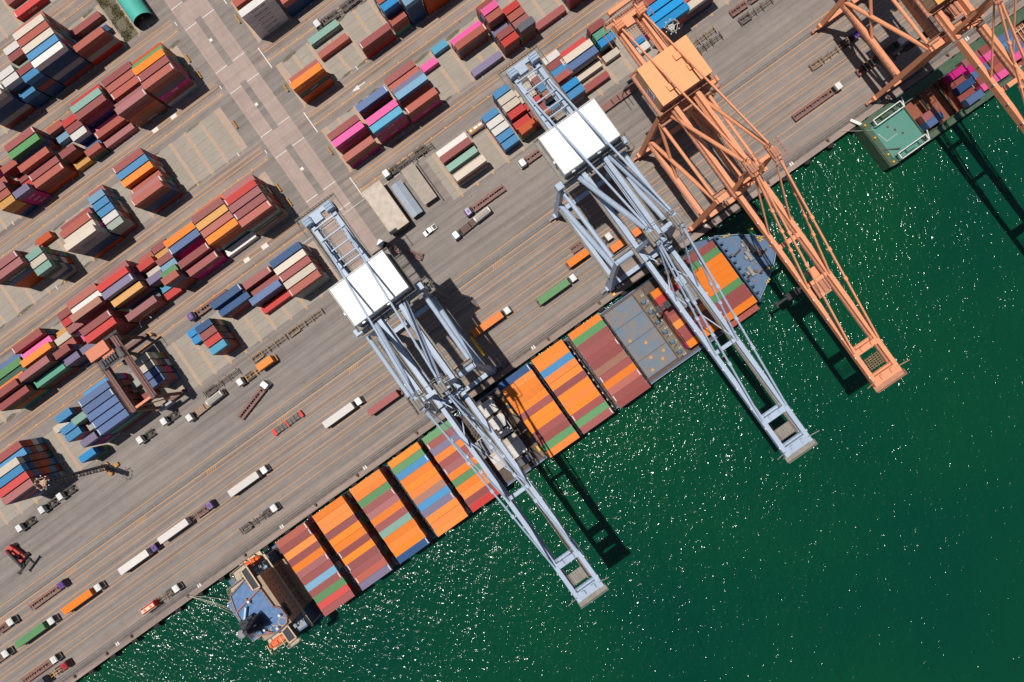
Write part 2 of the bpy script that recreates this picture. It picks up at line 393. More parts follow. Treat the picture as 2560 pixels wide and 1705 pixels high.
# grass strip beside the green shed
q = MB(); q.sheet([(-57.5, 222), (-51.2, 222), (-51.2, 177.3), (-56.6, 177.3)], 0.016)
struct('soil', q, m_moss)
q = MB()
for i in range(5200):
    x = random.uniform(-57.0, -51.6); y = random.uniform(177.6, 221)
    if math.sin(x*1.1+y*.35)+math.sin(y*.8-x*.5)+random.uniform(-.9, .9) < 0.1: continue
    h = random.uniform(.12, .4); r = random.uniform(.1, .26); a = random.uniform(0, PI)
    dx, dy = math.cos(a)*r, math.sin(a)*r
    q.add([(x-dx, y-dy, .016), (x+dx, y+dy, .016), (x+dy*.7, y-dx*.7, h), (x-dy*.7, y+dx*.7, h*.8)], [(0, 1, 2), (0, 3, 1)])
tag(struct('grass', q, mat('dry grass', (0.12, 0.105, 0.035), 0.9, dirt=0.8, dcol=(0.22, 0.17, 0.09), dscale=.6, var=0)), 'patchy dry grass strip beside the green arched shed', 'grass', kind='stuff')
# ------------------------------------------------------------------ containers
CC = {  # code: (word, base colour, rust amount)
 'M': ('maroon', (0.265, 0.062, 0.056), .05), 'S': ('salmon', (0.375, 0.095, 0.066), .05), 'E': ('dusty pink', (0.305, 0.105, 0.102), 0),
 'R': ('red', (0.500, 0.042, 0.036), .03), 'O': ('orange', (0.780, 0.195, 0.012), .04), 'o': ('burnt orange', (0.50, 0.085, 0.022), .08),
 'G': ('green', (0.085, 0.235, 0.085), .06), 'D': ('dark green', (0.025, 0.085, 0.050), .05), 'T': ('pale teal', (0.200, 0.345, 0.285), .12), 't': ('sea green', (0.085, 0.290, 0.195), .15),
 'B': ('blue', (0.055, 0.225, 0.430), .28), 'b': ('bright blue', (0.020, 0.240, 0.520), .06), 'N': ('navy blue', (0.080, 0.130, 0.265), .10), 'n': ('dark blue', (0.010, 0.055, 0.160), .05),
 'P': ('pink', (0.720, 0.110, 0.300), 0), 'p': ('magenta', (0.520, 0.020, 0.190), 0), 'W': ('white', (0.66, 0.62, 0.58), .08), 'C': ('cream', (0.56, 0.48, 0.39), .12),
 'Y': ('amber', (0.58, 0.290, 0.080), .22), 'L': ('light blue', (0.170, 0.320, 0.450), .12), 'U': ('slate purple', (0.175, 0.145, 0.235), .03), 'K': ('grey', (0.33, 0.33, 0.32), .08),
 'k': ('charcoal grey', (0.10, 0.105, 0.125), .03), 'A': ('cyan blue', (0.060, 0.300, 0.450), .02), 'H': ('grey green', (0.330, 0.370, 0.315), .10), 'w': ('brown', (0.300, 0.135, 0.095), .15),
}
def cmat(c): w_, col, ru = CC[c]; return mat('container '+w_, col, 0.55, dirt=0.30, dcol=tuple(x*0.68+0.02 for x in col), dscale=0.55, var=0.07, rust=ru)
m_cast = mat('pale corner casting', (0.42, 0.36, 0.30), 0.6, dirt=0.6)
m_rod = mat('galvanised rod', (0.35, 0.34, 0.33), 0.5, 0.5)
m_let = mat('white lettering', (0.72, 0.70, 0.68), 0.6, dirt=.2, var=0)
m_letd = mat('dark lettering', (0.05, 0.05, 0.12), 0.6, dirt=.2, var=0)
m_letr = mat('red lettering', (0.45, 0.04, 0.04), 0.6, dirt=.2, var=0)
WD = 2.44
def body_mesh(L, H):
    q = MB(); h = L/2; y = WD/2
    pit = 0.56; n = int((L-0.5)/pit)
    xs = []
    for i in range(n):
        x = -h+0.25+i*(L-0.5)/n; p = (L-0.5)/n
        xs += [(x, 0), (x+p*.3, 0), (x+p*.5, .05), (x+p*.8, .05)]
    xs.append((h-.25, 0))
    for sg in (-1, 1):
        vs = []; fs = []
        for x, d in xs: vs += [(x, sg*(y-.02-d), .16), (x, sg*(y-.02-d), H-.11)]
        for i in range(len(xs)-1): a = 2*i; fs.append((a, a+2, a+3, a+1) if sg < 0 else (a, a+1, a+3, a+2))
        q.add(vs, fs)
        q.box(-h+.02, h-.02, sg*y-.06 if sg > 0 else -y, y if sg > 0 else -y+.06, 0.02, .17)
        q.box(-h+.02, h-.02, sg*y-.08 if sg > 0 else -y, y if sg > 0 else -y+.08, H-.12, H-.015)
        for sx in (-1, 1): q.box(sx*h-.25 if sx > 0 else -h+.003, h-.003 if sx > 0 else -h+.25, y-.16 if sg > 0 else -y+.003, y-.003 if sg > 0 else -y+.16, .17, H-.12)
    q.box(-h+.01, -h+.07, -y+.17, y-.17, .12, H-.06)                # front wall
    for i in range(7):
        yy = -y+.3+i*.3; q.box(-h-.0, -h+.01, yy, yy+.14, .2, H-.2)
    q.cur = 1
    for sx in (-1, 1):
        for sy in (-1, 1):
            for z0 in (0, H-.118): q.box(sx*h-.18 if sx > 0 else -h, h if sx > 0 else -h+.18, sy*y-.165 if sy > 0 else -y, y if sy > 0 else -y+.165, z0, z0+.118+(.004 if z0 else 0))
    return q
def roof_mesh(L, H):
    q = MB(); h = L/2; y = WD/2-.08; n = int((L-.5)/.42); vs = []; fs = []
    xs = [(-h+.05, 0)]
    for i in range(n):
        x = -h+.25+i*(L-.5)/n; p = (L-.5)/n
        xs += [(x, 0), (x+p*.12, -.028), (x+p*.5, -.028), (x+p*.62, 0)]
    xs.append((h-.05, 0))
    for x, d in xs: vs += [(x, -y, H-.02), (x, -y+.12, H-.01+d), (x, y-.12, H-.01+d), (x, y, H-.02)]
    for i in range(len(xs)-1):
        a = 4*i
        for j in range(3): fs.append((a+j, a+4+j, a+5+j, a+1+j))
    q.add(vs, fs)
    q.box(-h+.01, -h+.12, -y-.05, y+.05, H-.10, H-.006); q.box(h-.12, h-.01, -y-.05, y+.05, H-.10, H-.006)
    return q
def door_mesh(L, H):
    q = MB(); h = L/2; y = WD/2
    q.box(h-.07, h-.015, -y+.17, -.01, .14, H-.14); q.box(h-.07, h-.015, .01, y-.17, .14, H-.14)
    q.cur = 1
    for yy in (-.85, -.3, .3, .85): q.pipe((h-.002, yy, .1), (h-.002, yy, H-.1), .022, 5)
    for yy in (-.58, .58): q.box(h-.015, h+.01, yy-.25, yy+.25, 1.05, 1.12)
    return q
def put(q, src, ox, oy, oz, ci, cast=None):
    for f_, mi_ in zip(src.f, src.mi): q.mi.append(ci if mi_ == 0 or cast is None else cast)
    o_ = len(q.v); q.v += [(x+ox, y+oy, z+oz) for x, y, z in src.v]; q.f += [tuple(i+o_ for i in f_) for f_ in src.f]
CM = {}
for L, nm in ((12.19, 40), (6.06, 20)):
    for H in (2.59, 2.89):
        CM[nm, H] = (body_mesh(L, H).mesh('body', [cmat('M'), m_cast]), roof_mesh(L, H).mesh('roof', [cmat('M')]), door_mesh(L, H).mesh('door', [cmat('M'), m_rod]))
q = MB()
q.box(-.55, .55, -.75, .75, 0, .012)
markm = q.mesh('roof_mark', m_let)
q = MB(); q.box(-.12, .12, -.95, .95, 0, .012); endm = q.mesh('roof_mark', m_let)

def container(u, v, z, L, H, c, label, group, flip=None, text=None, rot=0.0, mark=None, textm=None):
    t = thing('shipping_container', label, 'container', u, v, z, rot+(PI if (random.random() < .5 if flip is None else flip) else 0), group)
    b, r, d = CM[L, H]; m_ = cmat(c)
    for nm, me in (('body', b), ('roof', r), ('door', d)): child(nm, me, t, m_)
    fl = abs(t.rotation_euler.z-A-rot) > 1
    if text:
        tm = text_mesh(text, 1.25 if len(text) < 5 else (1.0 if L == 20 else 1.25), textm or m_let)
        o = child('lettering', tm, t); s = 1 if fl else -1
        o.location = (0, s*(WD/2+.012), H*.5); o.rotation_euler = (PI/2, 0, PI if s > 0 else 0)
    if mark:
        o = child('roof_mark', markm if mark == 2 else endm, t); o.location = ((12.19 if L == 40 else 6.06)*.5*(.62 if mark == 2 else .93), 0, H+.008)
    return t

BAYS = []; SLOTS = []
def bay(blk, u, L, rows, phrase, dv=0.0, group='containers stacked in the yard', th=2.59, order='v'):
    """rows: {row or ('v', value): (tiers, colours from the top down)}"""
    v0 = BLK[blk] if blk else 0; ss = []
    for r, e in rows.items():
        n, cols = e[0], e[1]; hh = e[2] if len(e) > 2 else th; txt = e[3] if len(e) > 3 else {}
        v = r[1] if isinstance(r, tuple) else v0+2.9*(r-1)+dv
        ss.append([v, n, cols, hh, txt])
    ss.sort(key=lambda s: -s[0])
    BAYS.append((u, L, ss, phrase, group))
RC_ = 'MMMMSENnBoGDKpWM'
# --- west of the crossroads, first block
P_ONE = {2: 'ONE'}
bay('A0', -77.2, 40, {1: (5, 'S'), 2: (6, 'C'), 3: (6, 'S'), 4: (6, 'C'), 5: (6, 'B'), 6: (6, 'WnnKnM')}, 'six high stack at top left')
bay('A0', -86.8, 20, {2: (5, 'W'), 3: (5, 'M'), 4: (4, 'T'), 5: (5, 'M'), 6: (5, 'BnMnn')}, 'short stack left of the six high stack')
bay('A0', -93.4, 20, {4: (5, 'W'), 5: (5, 'Wk'), 6: (3, 'Bnn')}, 'short stack with stained white roofs')
bay('A0', -103.2, 40, {6: (6, 'CKnnKM'), 5: (5, 'W')}, 'stack cut by the left picture edge')
bay('A0', -64.3, 40, {2: (1, 'M'), 4: (1, 'n'), 6: (4, 'SMKR')}, 'bay beside the dry grass strip')
bay('Z', -77.3, 40, {('v', -208.0): (1, 'R', 2.89, {0: 'K LINE'}), ('v', -213.9): (1, 'M'), ('v', -217): (2, 'M')}, 'bay in the top left corner')
# --- second block
bay('A', -50.6, 40, {2: (4, 'o'), 3: (5, 'G'), 4: (6, 'O'), 5: (6, 'M'), 6: (6, 'SMwkpMK'[:1]+'MkpMK', 2.59, {3: 'ONE', 5: 'TRITON'})}, 'six high stack beside the crossroads', dv=.2)
bay('A', -63.9, 40, {1: (3, 'M'), 2: (3, 'S'), 3: (3, 'S'), 4: (2, 'M'), 5: (4, 'E'), 6: (5, 'EMoww', 2.59, {2: 'Hapag-Lloyd', 4: 'HAPAG'})}, 'stack next to the six high crossroads stack', dv=-.1)
bay('A', -77.2, 40, {1: (3, 'R'), 2: (4, 'T'), 3: (4, 'M'), 4: (1, 'P'), 5: (2, 'S'), 6: (1, 'E')}, 'stepped bay with the rusty teal roof')
bay('A', -86.7, 20, {2: (3, 'R'), 3: (3, 'M'), 4: (3, 'WnN'), 5: (1, 'N'), 6: (2, 'S')}, 'short bay with one white roof', dv=.25)
bay('A', -93.5, 20, {1: (2, 'S'), 2: (1, 'L'), 5: (3, 'M'), 6: (1, 'Y')}, 'short bay with small amber container', dv=0)
bay('A', -103.8, 40, {1: (4, 'M'), 2: (4, 'G'), 4: (4, 'S'), 5: (3, 'M'), 6: (3, 'SMoN'[:1]+'Mo', 2.59, {2: 'Hapag-Lloyd'})}, 'long bay with the pale green roof')
bay('A', -113.4, 20, {2: (3, 'S'), 3: (1, 'M'), 4: (1, 'R'), 6: (4, 'Uppp', 2.59, {1: 'ONE', 2: 'ONE', 3: 'ONE'})}, 'short bay with one slate purple roof', dv=.5)
bay('A', -119.9, 20, {3: (3, 'S'), 4: (4, 'E'), 5: (4, 'S'), 6: (4, 'YYMn')}, 'short bay at the left picture edge', dv=.75)
bay('A', -123.6, 40, {1: (3, 'M')}, 'lone bay at the left picture edge')
# --- third block
bay('B', -77.0, 40, {1: (4, 'M'), 2: (4, 'B'), 3: (4, 'O', 2.59), 4: (3, 'S'), 5: (4, 'E'), 6: (5, 'SMnnM')}, 'six row stack beside the big empty pad', dv=.2)
bay('B', -93.8, 20, {1: (2, 'E'), 2: (3, 'L'), 3: (3, 'B'), 4: (3, 'B'), 5: (3, 'W'), 6: (3, 'HKM')}, 'short stack with three blue roofs', dv=-.1, th=2.89)
bay('B', -103.3, 40, {3: (4, 'M'), 4: (5, 'S'), 5: (5, 'C'), 6: (6, 'CKKnno', 2.59, {1: 'WAN HAI'})}, 'long stack with two cream roofs', dv=.45)
bay('B', -120.4, 20, {1: (1, 'o')}, 'lone spot on the near empty pad')
bay('B', -120.7, 20, {4: (5, 'T'), 5: (5, 'C'), 6: (5, 'TDKnK')}, 'tall short stack with two teal roofs', dv=-.1)
bay('B', -125.2, 20, {2: (1, 'S')}, 'low spot behind the teal topped stack')
bay('B', -129.9, 40, {3: (6, 'E'), 4: (6, 'EDNooo', 2.59, {1: 'EVERGREEN', 3: 'Hapag-Lloyd'})}, 'six high pair left of the teal topped stack', dv=.45)
# --- fourth block
bay('C', -50.4, 40, {2: (5, 'E'), 3: (6, 'R'), 4: (6, 'E'), 5: (6, 'M'), 6: (6, 'SMKDwK', 2.59, {2: 'YANG MING', 3: 'EVERGREEN', 4: 'HYUNDAI'})}, 'maroon block at the road corner', dv=.4)
bay('C', -63.6, 40, {1: (3, 'o'), 2: (5, 'M'), 3: (5, 'Y'), 4: (5, 'S'), 5: (5, 'OooTM'), 6: (1, 'W')}, 'second bay of the maroon block', dv=.35)
bay('C', -76.9, 40, {2: (4, 'O'), 3: (4, 'Npp'), 4: (1, 'p'), 5: (4, 'M'), 6: (3, 'Mpp', 2.59, {1: 'ONE'})}, 'bay with orange and navy roofs', dv=.25)
bay('C', -86.9, 20, {1: (2, 'M'), 2: (2, 'Y'), 3: (3, 'M'), 4: (3, 'L'), 5: (4, 'G'), 6: (5, 'SNMMM')}, 'short bay with the small green roof', dv=-.2)
bay('C', -93.2, 20, {1: (2, 'S'), 2: (3, 'R'), 3: (2, 'C'), 4: (3, 'U'), 5: (1, 'A'), 6: (1, 'R')}, 'short bay with cyan and purple roofs', dv=.2)
bay('C', -103.3, 40, {1: (4, 'E'), 2: (5, 'R'), 3: (5, 'U'), 4: (4, 'YMU'), 5: (1, 'k'), 6: (3, 'EMM', 2.59, {1: 'CRONOS'})}, 'stack with bright red and purple roofs', dv=.3)
bay('C', -116.5, 40, {1: (4, 'S'), 2: (4, 'W'), 3: (5, 'w', 2.59), 5: (5, 'M'), 6: (5, 'RMMMM', 2.59, {1: 'HYUNDAI'})}, 'stack behind the yard gantry', dv=.3)
bay('C', -126.0, 20, {1: (3, 'M'), 2: (3, 'R'), 3: (3, 'E'), 4: (1, 'P'), 6: (3, 'Ukk')}, 'short bay left of the gantry cabin', dv=.4)
bay('C', -133.2, 20, {2: (1, 'Y'), 3: (2, 'C'), 4: (2, 'S'), 5: (4, 'M'), 6: (3, 'Ukn')}, 'short bay with the stained cream roof', dv=.2)
bay('C', -142.8, 40, {1: (3, 'M'), 2: (2, 'P'), 3: (3, 'O'), 5: (5, 'EMnMk'), 6: (3, 'tDM')}, 'stack with pink and orange roofs', dv=.4)
bay('C', -156.0, 40, {1: (1, 'N'), 2: (2, 'G'), 3: (2, 'D'), 4: (3, 'O'), 5: (5, 'M'), 6: (4, 'MDot')}, 'stack at the left picture edge under the green roof', dv=.45)
# --- fifth block beside the quay apron
bay('D', -51.2, 40, {1: (4, 'n'), 2: (4, 'C'), 3: (4, 'M'), 4: (4, 'C'), 5: (4, 'SKHK')}, 'five row stack behind the nearest grey crane', dv=-.15)
bay('D', -64.6, 40, {1: (3, 'M'), 2: (2, 'M'), 3: (3, 'NkM'), 4: (1, 'R')}, 'bay with one navy roof beside the chassis', dv=-.1, th=2.89)
bay('D', -75.8, 40, {1: (4, 'n'), 2: (3, 'nM')}, 'pair of steel blue roofs by the purple truck', dv=-.6)
bay('D', -87.8, 20, {2: (4, 'n'), 3: (4, 'M'), 4: (4, 'R'), 5: (4, 'AMMM')}, 'short four row stack by the parked chassis', dv=.25)
bay('D', -94.2, 20, {1: (1, 'b'), 2: (1, 'b')}, 'low pair left of the short stack')
bay('D', -112.0, 20, {1: (4, 'C'), 2: (4, 'C'), 3: (4, 'N'), 4: (4, 'NM')}, 'short stack under the yard gantry', dv=.1)
bay('D', -121.0, 20, {2: (1, 'H'), 4: (1, 'M')}, 'low spot between the blue stack and gantry')
bay('D', -130.6, 40, {0: (3, 'B'), 1: (5, 'N'), 2: (5, 'N'), 3: (5, 'N'), 4: (5, 'N'), 5: (5, 'NntkM')}, 'six row navy stack left of the gantry', dv=.8)
bay('D', -140.6, 20, {2: (4, 'T'), 3: (2, 'H'), 5: (5, 'Un')}, 'short bay with rusty teal roof', dv=.8)
bay('D', -144.9, 20, {1: (4, 'B')}, 'blue spot beside the amber lane', dv=-.2)
bay('D', -147.5, 20, {2: (3, 'B'), 3: (3, 'B'), 6: (3, 'b')}, 'short bay with three blue roofs by navy stack', dv=.4)
bay('D', -151.0, 20, {1: (2, 'C')}, 'low spot beside the amber lane', dv=.4)
bay('D', -168.8, 40, {1: (4, 'M'), 2: (4, 'BM'), 3: (6, 'CnM'), 4: (6, 'BnM'), 5: (6, 'R'), 6: (6, 'EnRnNK')}, 'six row stack beside the lattice light mast', dv=-1.05)
# --- east of the crossroads
bay('A', -10.3, 40, {3: (4, 'S'), 4: (5, 'S'), 5: (4, 'MNY'), 6: (6, 'WWWWWW', 2.59, {0: 'WAN HAI', 1: 'WAN HAI', 2: 'WAN HAI', 3: 'WAN HAI', 4: 'WAN HAI', 5: 'WAN HAI'})}, 'grey six high stack at the top edge')
bay('A', 3.1, 40, {5: (4, 'M'), 6: (3, 'Snn', 2.89)}, 'salmon bay right of the grey stack')
bay('B', 2.9, 40, {1: (1, 'T', 2.89, {0: 'CHINA SHIPPING'}), 3: (1, 'S')}, 'near empty pad behind the white cab')
bay('B', -10.5, 40, {5: (4, 'S'), 6: (5, 'OooDo'[:1]+'oDo'+'o', 2.59, {0: 'Hapag-Lloyd', 2: 'UASC', 3: 'Hapag-Lloyd'})}, 'orange stack on the corner pad', dv=.2)
bay('B', 16.3, 40, {6: (3, 'MMR')}, 'three high spot left of the blue stack', dv=.2)
bay('B', 26.2, 20, {3: (6, 'S'), 4: (5, 'S'), 5: (5, 'bnMM'), 6: (3, 'SMt')}, 'short stack with the bright blue roof', dv=-.1)
bay('B', 32.9, 20, {5: (5, 'B'), 6: (5, 'Lnnnn')}, 'tall all blue stack at the top edge', dv=-.1)
bay('B', 42.7, 40, {6: (5, 'ooooo')}, 'orange walled stack at the top edge', dv=.4)
bay('C', 32.7, 20, {1: (1, 'A', 2.59, {0: 'MCC'})}, 'spot above the small pink container')
bay('C', 26.2, 20, {2: (1, 'P', 2.59, {0: 'ONE'})}, 'spot left of the small cyan container')
bay('C', 16.1, 40, {1: (2, 'M'), 2: (2, 'S'), 3: (3, 'U'), 4: (4, 'LMM'), 6: (4, 'SwpM', 2.59, {2: 'ONE'})}, 'bay with the faded light blue roof', dv=.3)
bay('C', 2.9, 40, {3: (5, 'N'), 5: (5, 'P'), 6: (5, 'AnpwpM'[:1]+'pwpM', 2.59, {0: 'MCC', 1: 'ONE', 3: 'ONE'})}, 'bay with the cyan roof', dv=-.3)
bay('C', -10.5, 40, {3: (3, 'M', 2.89), 4: (3, 'PpM', 2.89, {0: 'ONE'}), 6: (3, 'Swp', 2.59, {2: 'ONE'})}, 'bay with the long pink roof by the road', dv=-.05)
bay('C', 42.5, 40, {2: (2, 'P'), 3: (3, 'SkM'), 6: (1, 'U')}, 'bay with the long pink strip of roof', dv=.1)
bay('C', 52.6, 20, {1: (3, 'M'), 2: (4, 'P'), 3: (4, 'Sww'), 4: (2, 'U'), 5: (3, 'M'), 6: (3, 'RkM')}, 'short stack with the small pink roof', dv=.15)
bay('C', 59.3, 20, {3: (3, 'R'), 4: (3, 'S'), 5: (3, 'E'), 6: (4, 'kMDM')}, 'short stack with the charcoal roof', dv=.25)
bay('C', 69.2, 40, {6: (1, 'M')}, 'lone spot above the grey crane tail', dv=.1)
bay('C', 82.9, 40, {5: (5, 'M'), 6: (4, 'MpMM')}, 'maroon stack cut by the top edge')
bay('D', 16.3, 40, {1: (1, 'W'), 2: (2, 'M', 2.3), 3: (1, 'T'), 5: (3, 'CKMK'[:1]+'MK')}, 'four roof bay beside the storage sheds', dv=.35)
bay('D', 32.8, 20, {1: (2, 'B'), 2: (2, 'W'), 3: (2, 'W'), 4: (2, 'B'), 5: (2, 'Bn')}, 'short bay beside the tank container', dv=.45)
bay('D', 40.1, 20, {('v', -80.2): (3, 'B'), ('v', -77.3): (3, 'C'), ('v', -74.5): (3, 'C'), ('v', -71.5): (3, 'R'), ('v', -68.4): (2, 'R'), ('v', -65.3): (3, 'oM')}, 'short bay left of the grey crane tail')
bay('D', 46.8, 20, {('v', -77.3): (2, 'C'), ('v', -74.5): (2, 'C'), ('v', -71.5): (2, 'R'), ('v', -68.4): (2, 'M'), ('v', -65.3): (3, 'oM')}, 'short bay under the grey crane tail')
bay('D', 53.4, 20, {('v', -79.0): (2, 'W'), ('v', -76.2): (3, 'M'), ('v', -73.2): (3, 'B'), ('v', -70.2): (3, 'w'), ('v', -67.2): (1, 'B')}, 'short bay inside the grey crane tail')
bay('D', 60.1, 20, {('v', -79.6): (3, 'W'), ('v', -76.9): (3, 'M'), ('v', -74.3): (3, 'B'), ('v', -71.6+.2-.9): (3, 'S'), ('v', -69.4+1.2): (3, 'b'), ('v', -66.7+1.6): (3, 'BMK')}, 'short bay right of the grey crane tail')
bay('D', 68.0, 40, {('v', -78.5): (2, 'R'), ('v', -75.9): (3, 'C'), ('v', -72.9): (3, 'NK'), ('v', -69.9): (1, 'C'), ('v', -65.4): (1, 'M')}, 'bay between the grey and orange cranes')
bay('D', 78.6, 20, {('v', -79.2): (3, 'M'), ('v', -76.2): (3, 'tD'), ('v', -73.4): (3, 'bDM'), ('v', -69.9): (1, 'C')}, 'short bay at the orange crane tail')
bay('D', 88.0, 20, {4: (1, 'b'), 5: (1, 'W')}, 'low pair inside the orange crane tail', dv=.1)
bay('D', 98.3, 40, {1: (5, 'M'), 2: (5, 'M'), 3: (5, 'b'), 4: (5, 'b'), 5: (5, 'bM')}, 'five high bright blue stack by the light mast', dv=.45)
bay('D', 110.5, 40, {3: (4, 'M'), 4: (4, 'R'), 5: (4, 'CnMn')}, 'cream roofed stack right of the blue stack', dv=.3)
# --- on the ship
SHIPG = 'containers on the deck of the big ship'
SH = [(-103.4, 'SMOMOEMLMGRM', 'first bay from the stern'), (-88.1, 'OOOMOOMOMMSU', 'second bay from the stern'), (-72.7, 'OOGMEOMTOOOn', 'third bay from the stern'),
      (-57.1, 'OGBOOOwBUOOO', 'fourth bay from the stern'), (-43.0, 'GMUOMEOGOOMR', 'bay under the nearest grey boom'),
      (-12.1, 'nOOOOMOOMMGO', 'bay just forward of the white deck'), (1.7, 'OOBOOMOOOMGM', 'bay with the rusty blue roof amidships'), (16.4, 'OGMMMMwMOSMM', 'mostly maroon bay before the rusty hatch')]
for u, cols, ph in SH:
    bay(None, u, 40, {('v', 0.78+2.478*i): (3, c) for i, c in enumerate(cols)}, ph, group=SHIPG, order='ship')
bay(None, 46.4, 40, {('v', 2.9+2.478*i): (3, c) for i, c in enumerate('nORMMSOMMO') if i > 0}, 'bay under the farther grey boom', group=SHIPG)
bay(None, 60.6, 40, {('v', 3.0+2.478*i): (3, c) for i, c in enumerate('MGOOOOGMMO')}, 'bay behind the bow', group=SHIPG)
bay(None, 61.5, 40, {('v', 28.3): (1, 'S')}, 'low seaward edge beside the bow bay', group=SHIPG)
W1 = [(3.0, 'W'), (5.4, 'W'), (9.0, 'W'), (11.5, 'W'), (13.95, 'W'), (17.2, 'C'), (19.7, 'W'), (22.15, 'W'), (25.6, 'k')]
bay(None, -25.9, 20, {('v', v): (1, c) for v, c in W1}, 'landward column of the white deck', group=SHIPG)
bay(None, -32.1, 20, {('v', v): (1, c) for v, c in ((12.2, 'W'), (14.7, 'W'), (17.2, 'C'), (19.7, 'W'), (22.2, 'C'))}, 'sternward column of the white deck', group=SHIPG)
S2G = 'containers in the hold of the green barge'
bay(None, 150.4, 20, {('v', 9.6): (2, 'E'), ('v', 12.1): (2, 'N')}, 'low bay next to the teal deck', group=S2G)
bay(None, 165.0, 20, {('v', 3.6): (2, 'p'), ('v', 6.1): (1, 'M'), ('v', 8.6): (2, 'n'), ('v', 11.1): (1, 'M'), ('v', 13.6): (2, 'N')}, 'second bay from the teal deck', group=S2G)
bay(None, 171.6, 20, {('v', 2.6): (2, 'E'), ('v', 5.1): (2, 'p'), ('v', 7.6): (2, 'N'), ('v', 10.1): (2, 'M'), ('v', 12.6): (2, 'P')}, 'third bay from the teal deck', group=S2G)
bay(None, 178.2, 20, {('v', 2.6): (2, 'M'), ('v', 5.1): (2, 'P'), ('v', 7.6): (2, 'M'), ('v', 10.1): (2, 'S'), ('v', 12.6): (2, 'P')}, 'fourth bay from the teal deck', group=S2G)
bay(None, 184.6, 20, {('v', 3.1): (2, 'N'), ('v', 5.6): (2, 'B'), ('v', 8.1): (2, 'N'), ('v', 10.6): (2, 'P')}, 'fifth bay from the teal deck', group=S2G)

ORD = ['nearest', 'second', 'third', 'fourth', 'fifth', 'sixth', 'seventh', 'eighth', 'ninth', 'tenth', 'eleventh', 'twelfth']
LV = ['topping', 'just under the top of', 'third down in', 'fourth down in', 'fifth down in', 'lowest in']
cands = []
Z0 = {SHIPG: 2.25, S2G: 0.2}
for bi, (u, L, ss, ph, gp) in enumerate(BAYS):
    ship = gp in (SHIPG, S2G); nrow = len(ss)
    lo = [s for s in ss]
    for ri, (v, n, cols, hh, txt) in enumerate(ss):
        nb = next((s for s in ss if 2.0 < s[0]-v < 3.4), None)               # neighbour towards the water
        ns = nb[1]*nb[3] if nb else 0
        H = 2.89 if hh > 2.7 else 2.59
        for j in range(n):                                                   # j = 0 is the top one
            z = (n-1-j)*(hh if hh > 2.5 else 2.59)+Z0.get(gp, 0.03)
            c = cols[j] if j < len(cols) else random.choice(RC_)
            W_ = 12.19 if L == 40 else 6.06
            area = W_*WD if j == 0 else 0
            exp_ = max(0, min(H, z+H-Z0.get(gp, 0.03)-ns))
            area += W_*exp_*abs(v)/(CAMH-z) if (v < 0) else 0
            if j and abs(u) > 60: area += 0.3*WD*H*abs(u)/CAMH
            cands.append([area+(1000 if j in txt else 0), bi, ri, j, z, c, H, txt.get(j)])
keep = sorted(cands, key=lambda c: -c[0])
NIND = 286
chosen = keep[:NIND]; rest = keep[NIND:]
for ar, bi, ri, j, z, c, H, txt in chosen:
    u, L, ss, ph, gp = BAYS[bi]
    v, n = ss[ri][0], ss[ri][1]
    if gp in (SHIPG, S2G): ordn = ORD[len(ss)-1-ri]; ref = 'quay'
    else: ordn = ORD[ri]; ref = 'water'
    sz = 'long' if L == 40 else 'short'
    row = ('row nearest the '+ref) if ordn == 'nearest' else (ordn+' row from '+ref)
    if len(ss) == 1: row = 'stack'
    lab = '%s %s container %s %s, %s' % (CC[c][0], sz, LV[j] if n > 1 or j else 'alone in', row, ph)
    for a_, b_ in ((' from water', ' from water'), ('row from ', 'row from '), ('just under the top of', 'second down in'), ('row nearest the', 'row nearest')):
        if len(lab.split()) > 16: lab = lab.replace(a_, b_, 1)
    if len(lab.split()) > 16: lab = lab.replace(' container', '', 1)
    if len(lab.split()) > 16: lab = lab.replace(' in ', ', ', 1).replace(' row ', ' ', 1)
    for a_ in (' long', ' short', ' from water'):
        if len(lab.split()) > 16: lab = lab.replace(a_, '', 1)
    if len(lab.split()) > 16: print('LONG', len(lab.split()), lab)
    tm = m_let
    if txt == 'WAN HAI': tm = m_letd
    if txt == 'Hapag-Lloyd': tm = m_letd
    rnd = random.random()
    mk = None
    if j == 0 and c in 'MSEUNnRB': mk = 1 if rnd < .55 else (2 if rnd < .60 and c == 'R' else None)
    ju, jv = random.uniform(-.09, .09), random.uniform(-.05, .05)
    container(u+ju, v+jv, z, L, H, c, lab, gp, text=txt, textm=tm, mark=mk)
q = MB(); order_ = sorted(set(c[5] for c in rest)); mats_ = [cmat(c) for c in order_]+[m_cast]
for ar, bi, ri, j, z, c, H, txt in rest:
    u, L, ss, ph, gp = BAYS[bi]; v = ss[ri][0]
    h = (12.19 if L == 40 else 6.06)/2; q.cur = ci = order_.index(c)
    ju = random.uniform(-.08, .08)
    if j == 0:
        put(q, body_mesh(h*2, H), u+ju, -v, z, ci, len(order_)); put(q, roof_mesh(h*2, H), u+ju, -v, z, ci); put(q, door_mesh(h*2, H), u+ju, -v, z, ci)
        continue
    q.box(u-h+ju, u+h+ju, -v-1.2, -v+1.2, z+.03, z+H-.02)
    for sx in (-1, 1):
        for i in range(4): q.box(u+ju+sx*h-(.02 if sx < 0 else 0), u+ju+sx*h+(.02 if sx > 0 else 0), -v-.95+i*.55, -v-.7+i*.55, z+.15, z+H-.2)
    for i in range(int(h*2/1.1)): q.box(u-h+.3+i*1.1+ju, u-h+.75+i*1.1+ju, -v-1.235, -v+1.235, z+.15, z+H-.15)
o = q.build('stacked_containers', mats_); o.rotation_euler = (0, 0, A)
tag(o, 'lower containers packed inside the coloured stacks of yard and ship', 'containers', kind='stuff')
